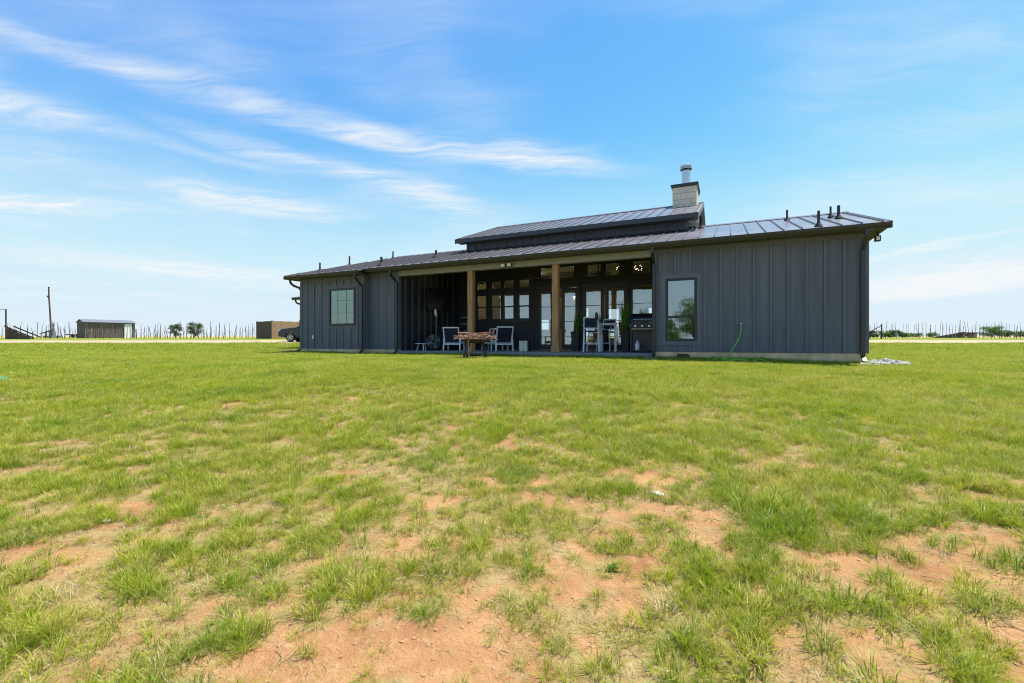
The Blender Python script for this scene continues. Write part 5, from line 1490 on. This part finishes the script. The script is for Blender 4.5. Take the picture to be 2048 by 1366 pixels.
MB().bar((.1, 0, 0), (.1, 0, 1.45), .2, .2).build('leg', M['scrap'], lv); MB().bar((.9, 0, 0), (.9, 0, 1.75), .12, .12).build('leg', M['scrap'], lv)
MB().box(-.2, 3.4, -.4, .4, -.1, .5).build('skid', M['scrap'], lv)
tr_ = thing('flat_trailer', 'low dark flat trailer on the horizon left of the grey shed', 'trailer', on_ground(-72.0, 76.0), 0)
MB().box(-1.9, 1.6, -.8, .8, .42, .58).build('deck', M['rust'], tr_)
for x in (-.5, .3):
    MB().lathe([(.3, -.1), (.3, .1)], (x, -.85, .3), 14, 'y').build('wheel', M['rubber'], tr_)
MB().bar((1.6, 0, .5), (2.7, 0, .45), .1, .1).build('tongue', M['rust'], tr_)
MB().box(.6, 1.1, -.3, .3, .58, 1.0).build('toolbox', M['scrap'], tr_)

br = thing('pipe_brace', 'dark steel pipe corner brace just right of the house', 'brace', on_ground(41.0, 50.5), 0)
MB().tube([(0, 0, -.1), (0, 0, 1.62)], .055, 8).build('post', M['black'], br)
MB().tube([(-1.28, 0, -.1), (-1.28, 0, .86)], .055, 8).build('post', M['black'], br)
MB().tube([(.0, 0, 1.5), (-1.6, 0, .66)], .05, 8).build('diagonal', M['black'], br)
MB().lathe([(.07, 1.6), (.07, 1.66), (.02, 1.7)], (0, 0, 0), 8).build('cap', M['black'], br)

sk = thing('collapsed_shack', 'collapsed brown plank shack on the plain to the right', 'shack', on_ground(72.0, 72.0), 0); sk.scale = (1, 1, .58)
for k in range(14):
    x = -5.4 + k * .36; h = .12 + .105 * k + rs.uniform(-.06, .06)
    MB().box(x, x + .33, 0, .06, -.05, h).build('plank', M['plank_dark'], sk)
MB().bar((-5.5, -.05, .1), (-.3, -.05, 1.62), .08, .12).build('fallen_rafter', M['plank_dark'], sk)
for k in range(5):
    x = -.05 + k * .33
    MB().box(x, x + .31, .0, .06, -.05, 1.42).build('plank', M['plank_red'], sk)
MB().quadbox([(-1.3, -.3, 0.0), (-.2, -.3, 1.45), (1.7, -.3, 1.45), (1.7, -.3, 1.3), (-1.3, 1.2, .1), (-.2, 1.2, 1.6), (1.7, 1.2, 1.6), (1.7, 1.2, 1.45)]).build('roof_panel', M['plank_dark'], sk)
an_ = thing('antenna_mast', 'thin antenna mast rising above the collapsed shack', 'antenna', on_ground(70.9, 72.0), 0)
MB().tube([(0, 0, -.1), (0, 0, 2.9)], [.04, .025], 6).build('mast', M['black'], an_)
MB().tube([(-.12, 0, 2.5), (.12, 0, 2.5)], .015, 5).build('crossbar', M['black'], an_)

# ------------------------------------------------------------------ parked car on the drive
M['paint'] = material('dark_blue_paint', (0.010, 0.014, 0.022), 0.22, metal=.2, var=.05, spec=.8)
M['tyre'] = material('tyre_rubber', (0.018, 0.018, 0.018), 0.85, var=.1)
M['rim'] = material('alloy_rim', (0.60, 0.55, 0.50), 0.35, metal=.5, var=.05)
M['autoglass'] = material('dark_auto_glass', (0.02, 0.035, 0.04), 0.05, var=.02, spec=1.0)
M['lamp_glass'] = material('lamp_glass', (0.55, 0.58, 0.62), 0.12, var=.05, spec=1.0)
car = thing('parked_car', 'dark blue sport utility car parked on the drive behind the left corner of the house', 'car', on_ground(-15.9, 36.4, .02), math.radians(4))
# local: length along x, front at -x, near side at -y
prof = [(-2.32, .42), (-2.36, .62), (-2.30, .86), (-2.05, 1.0), (-1.30, 1.10), (-.95, 1.13), (2.1, 1.12), (2.30, 1.0), (2.34, .55), (2.28, .36)]
def arch(cx, r, n=9):
    return [(cx + r * math.cos(math.pi * k / n), .33 + r * math.sin(math.pi * k / n)) for k in range(n + 1)]
low = prof + arch(1.42, .41) + arch(-1.42, .41)
low = [(x, max(z, .30)) for x, z in low]
b = MB().prism(low, 'y', -.90, .90)
b.build('body', M['paint'], car, bevel=.05)
gh = [(-.98, 1.12), (-.15, 1.66), (.25, 1.74), (1.65, 1.72), (2.08, 1.15)]
mb = MB(); n = len(gh)
for s, ww in ((-1, 1), (1, 1)):
    for x, z in gh:
        mb.v.append((x, s * (.86 - (z - 1.12) * .26), z))
mb.f += [tuple(range(n)), tuple(range(n, 2 * n))[::-1]] + [(i, (i + 1) % n, n + (i + 1) % n, n + i) for i in range(n)]
mb.build('cabin', M['paint'], car, bevel=.03)
def side_glass(pts, s):
    mb = MB(); m_ = len(pts)
    for off in (.004, .012):
        for x, z in pts:
            mb.v.append((x, s * (.86 - (z - 1.12) * .26 + off), z))
    mb.f += [tuple(range(m_)), tuple(range(m_, 2 * m_))[::-1]] + [(i, (i + 1) % m_, m_ + (i + 1) % m_, m_ + i) for i in range(m_)]
    return mb.build('side_window', M['autoglass'], car)
for s in (-1, 1):
    side_glass([(-.72, 1.17), (-.10, 1.60), (.28, 1.66), (.42, 1.66), (.42, 1.17)], s)
    side_glass([(.50, 1.17), (.50, 1.66), (1.05, 1.66), (1.22, 1.17)], s)
    side_glass([(1.32, 1.20), (1.18, 1.64), (1.58, 1.63), (1.86, 1.20)], s)
MB().quadbox([(-.93, -.70, 1.17), (-.93, .70, 1.17), (-.22, .62, 1.63), (-.22, -.62, 1.63), (-.95, -.70, 1.19), (-.95, .70, 1.19), (-.24, .62, 1.65), (-.24, -.62, 1.65)]).build('windscreen', M['autoglass'], car)
for s in (-1, 1):
    MB().box(-2.355, -2.16, min(s * .55, s * .86), max(s * .55, s * .86), .80, .93).build('headlight', M['lamp_glass'], car, bevel=.03)
    MB().box(2.25, 2.35, min(s * .6, s * .86), max(s * .6, s * .86), .82, 1.05).build('tail_light', M['rust'], car, bevel=.02)
    MB().box(-.62, -.42, min(s * .90, s * 1.04), max(s * .90, s * 1.04), 1.12, 1.26).build('wing_mirror', M['paint'], car, bevel=.03)
    for x in (-1.42, 1.42):
        w_ = MB().lathe([(.20, -.11), (.30, -.115), (.34, -.08), (.34, .08), (.30, .115), (.20, .11)], (x, s * .80, .34), 28, 'y').build('wheel', M['tyre'], car, smooth=True)
        rm = MB().lathe([(.04, -.012), (.06, -.02), (.06, .0)], (x, s * .915, .34), 12, 'y')
        for k in range(5):
            a = k * 2 * math.pi / 5 + .3
            rm.bar((x + .04 * math.cos(a), s * .915, .34 + .04 * math.sin(a)), (x + .21 * math.cos(a), s * .915, .34 + .21 * math.sin(a)), .06, .02, (0, 1, 0))
        rm.tube([(x + .215 * math.cos(q), s * .915, .34 + .215 * math.sin(q)) for q in [2 * math.pi * i / 24 for i in range(25)]], .018, 5, False)
        rm.build('rim', M['rim'], w_)
MB().box(-2.37, -2.30, -.5, .5, .55, .80).build('grille', M['black'], car, bevel=.01)
for x in (.46, -.80, 1.27):
    MB().box(x - .006, x + .006, -.9035, -.9005, .42, 1.08).build('door_gap', M['black'], car)
for x in (.32, 1.12):
    MB().box(x - .1, x + .02, -.925, -.9005, .98, 1.01).build('door_handle', M['paint'], car)
MB().box(-1.0, 1.0, -.92, -.901, .32, .46).build('sill', M['black'], car)
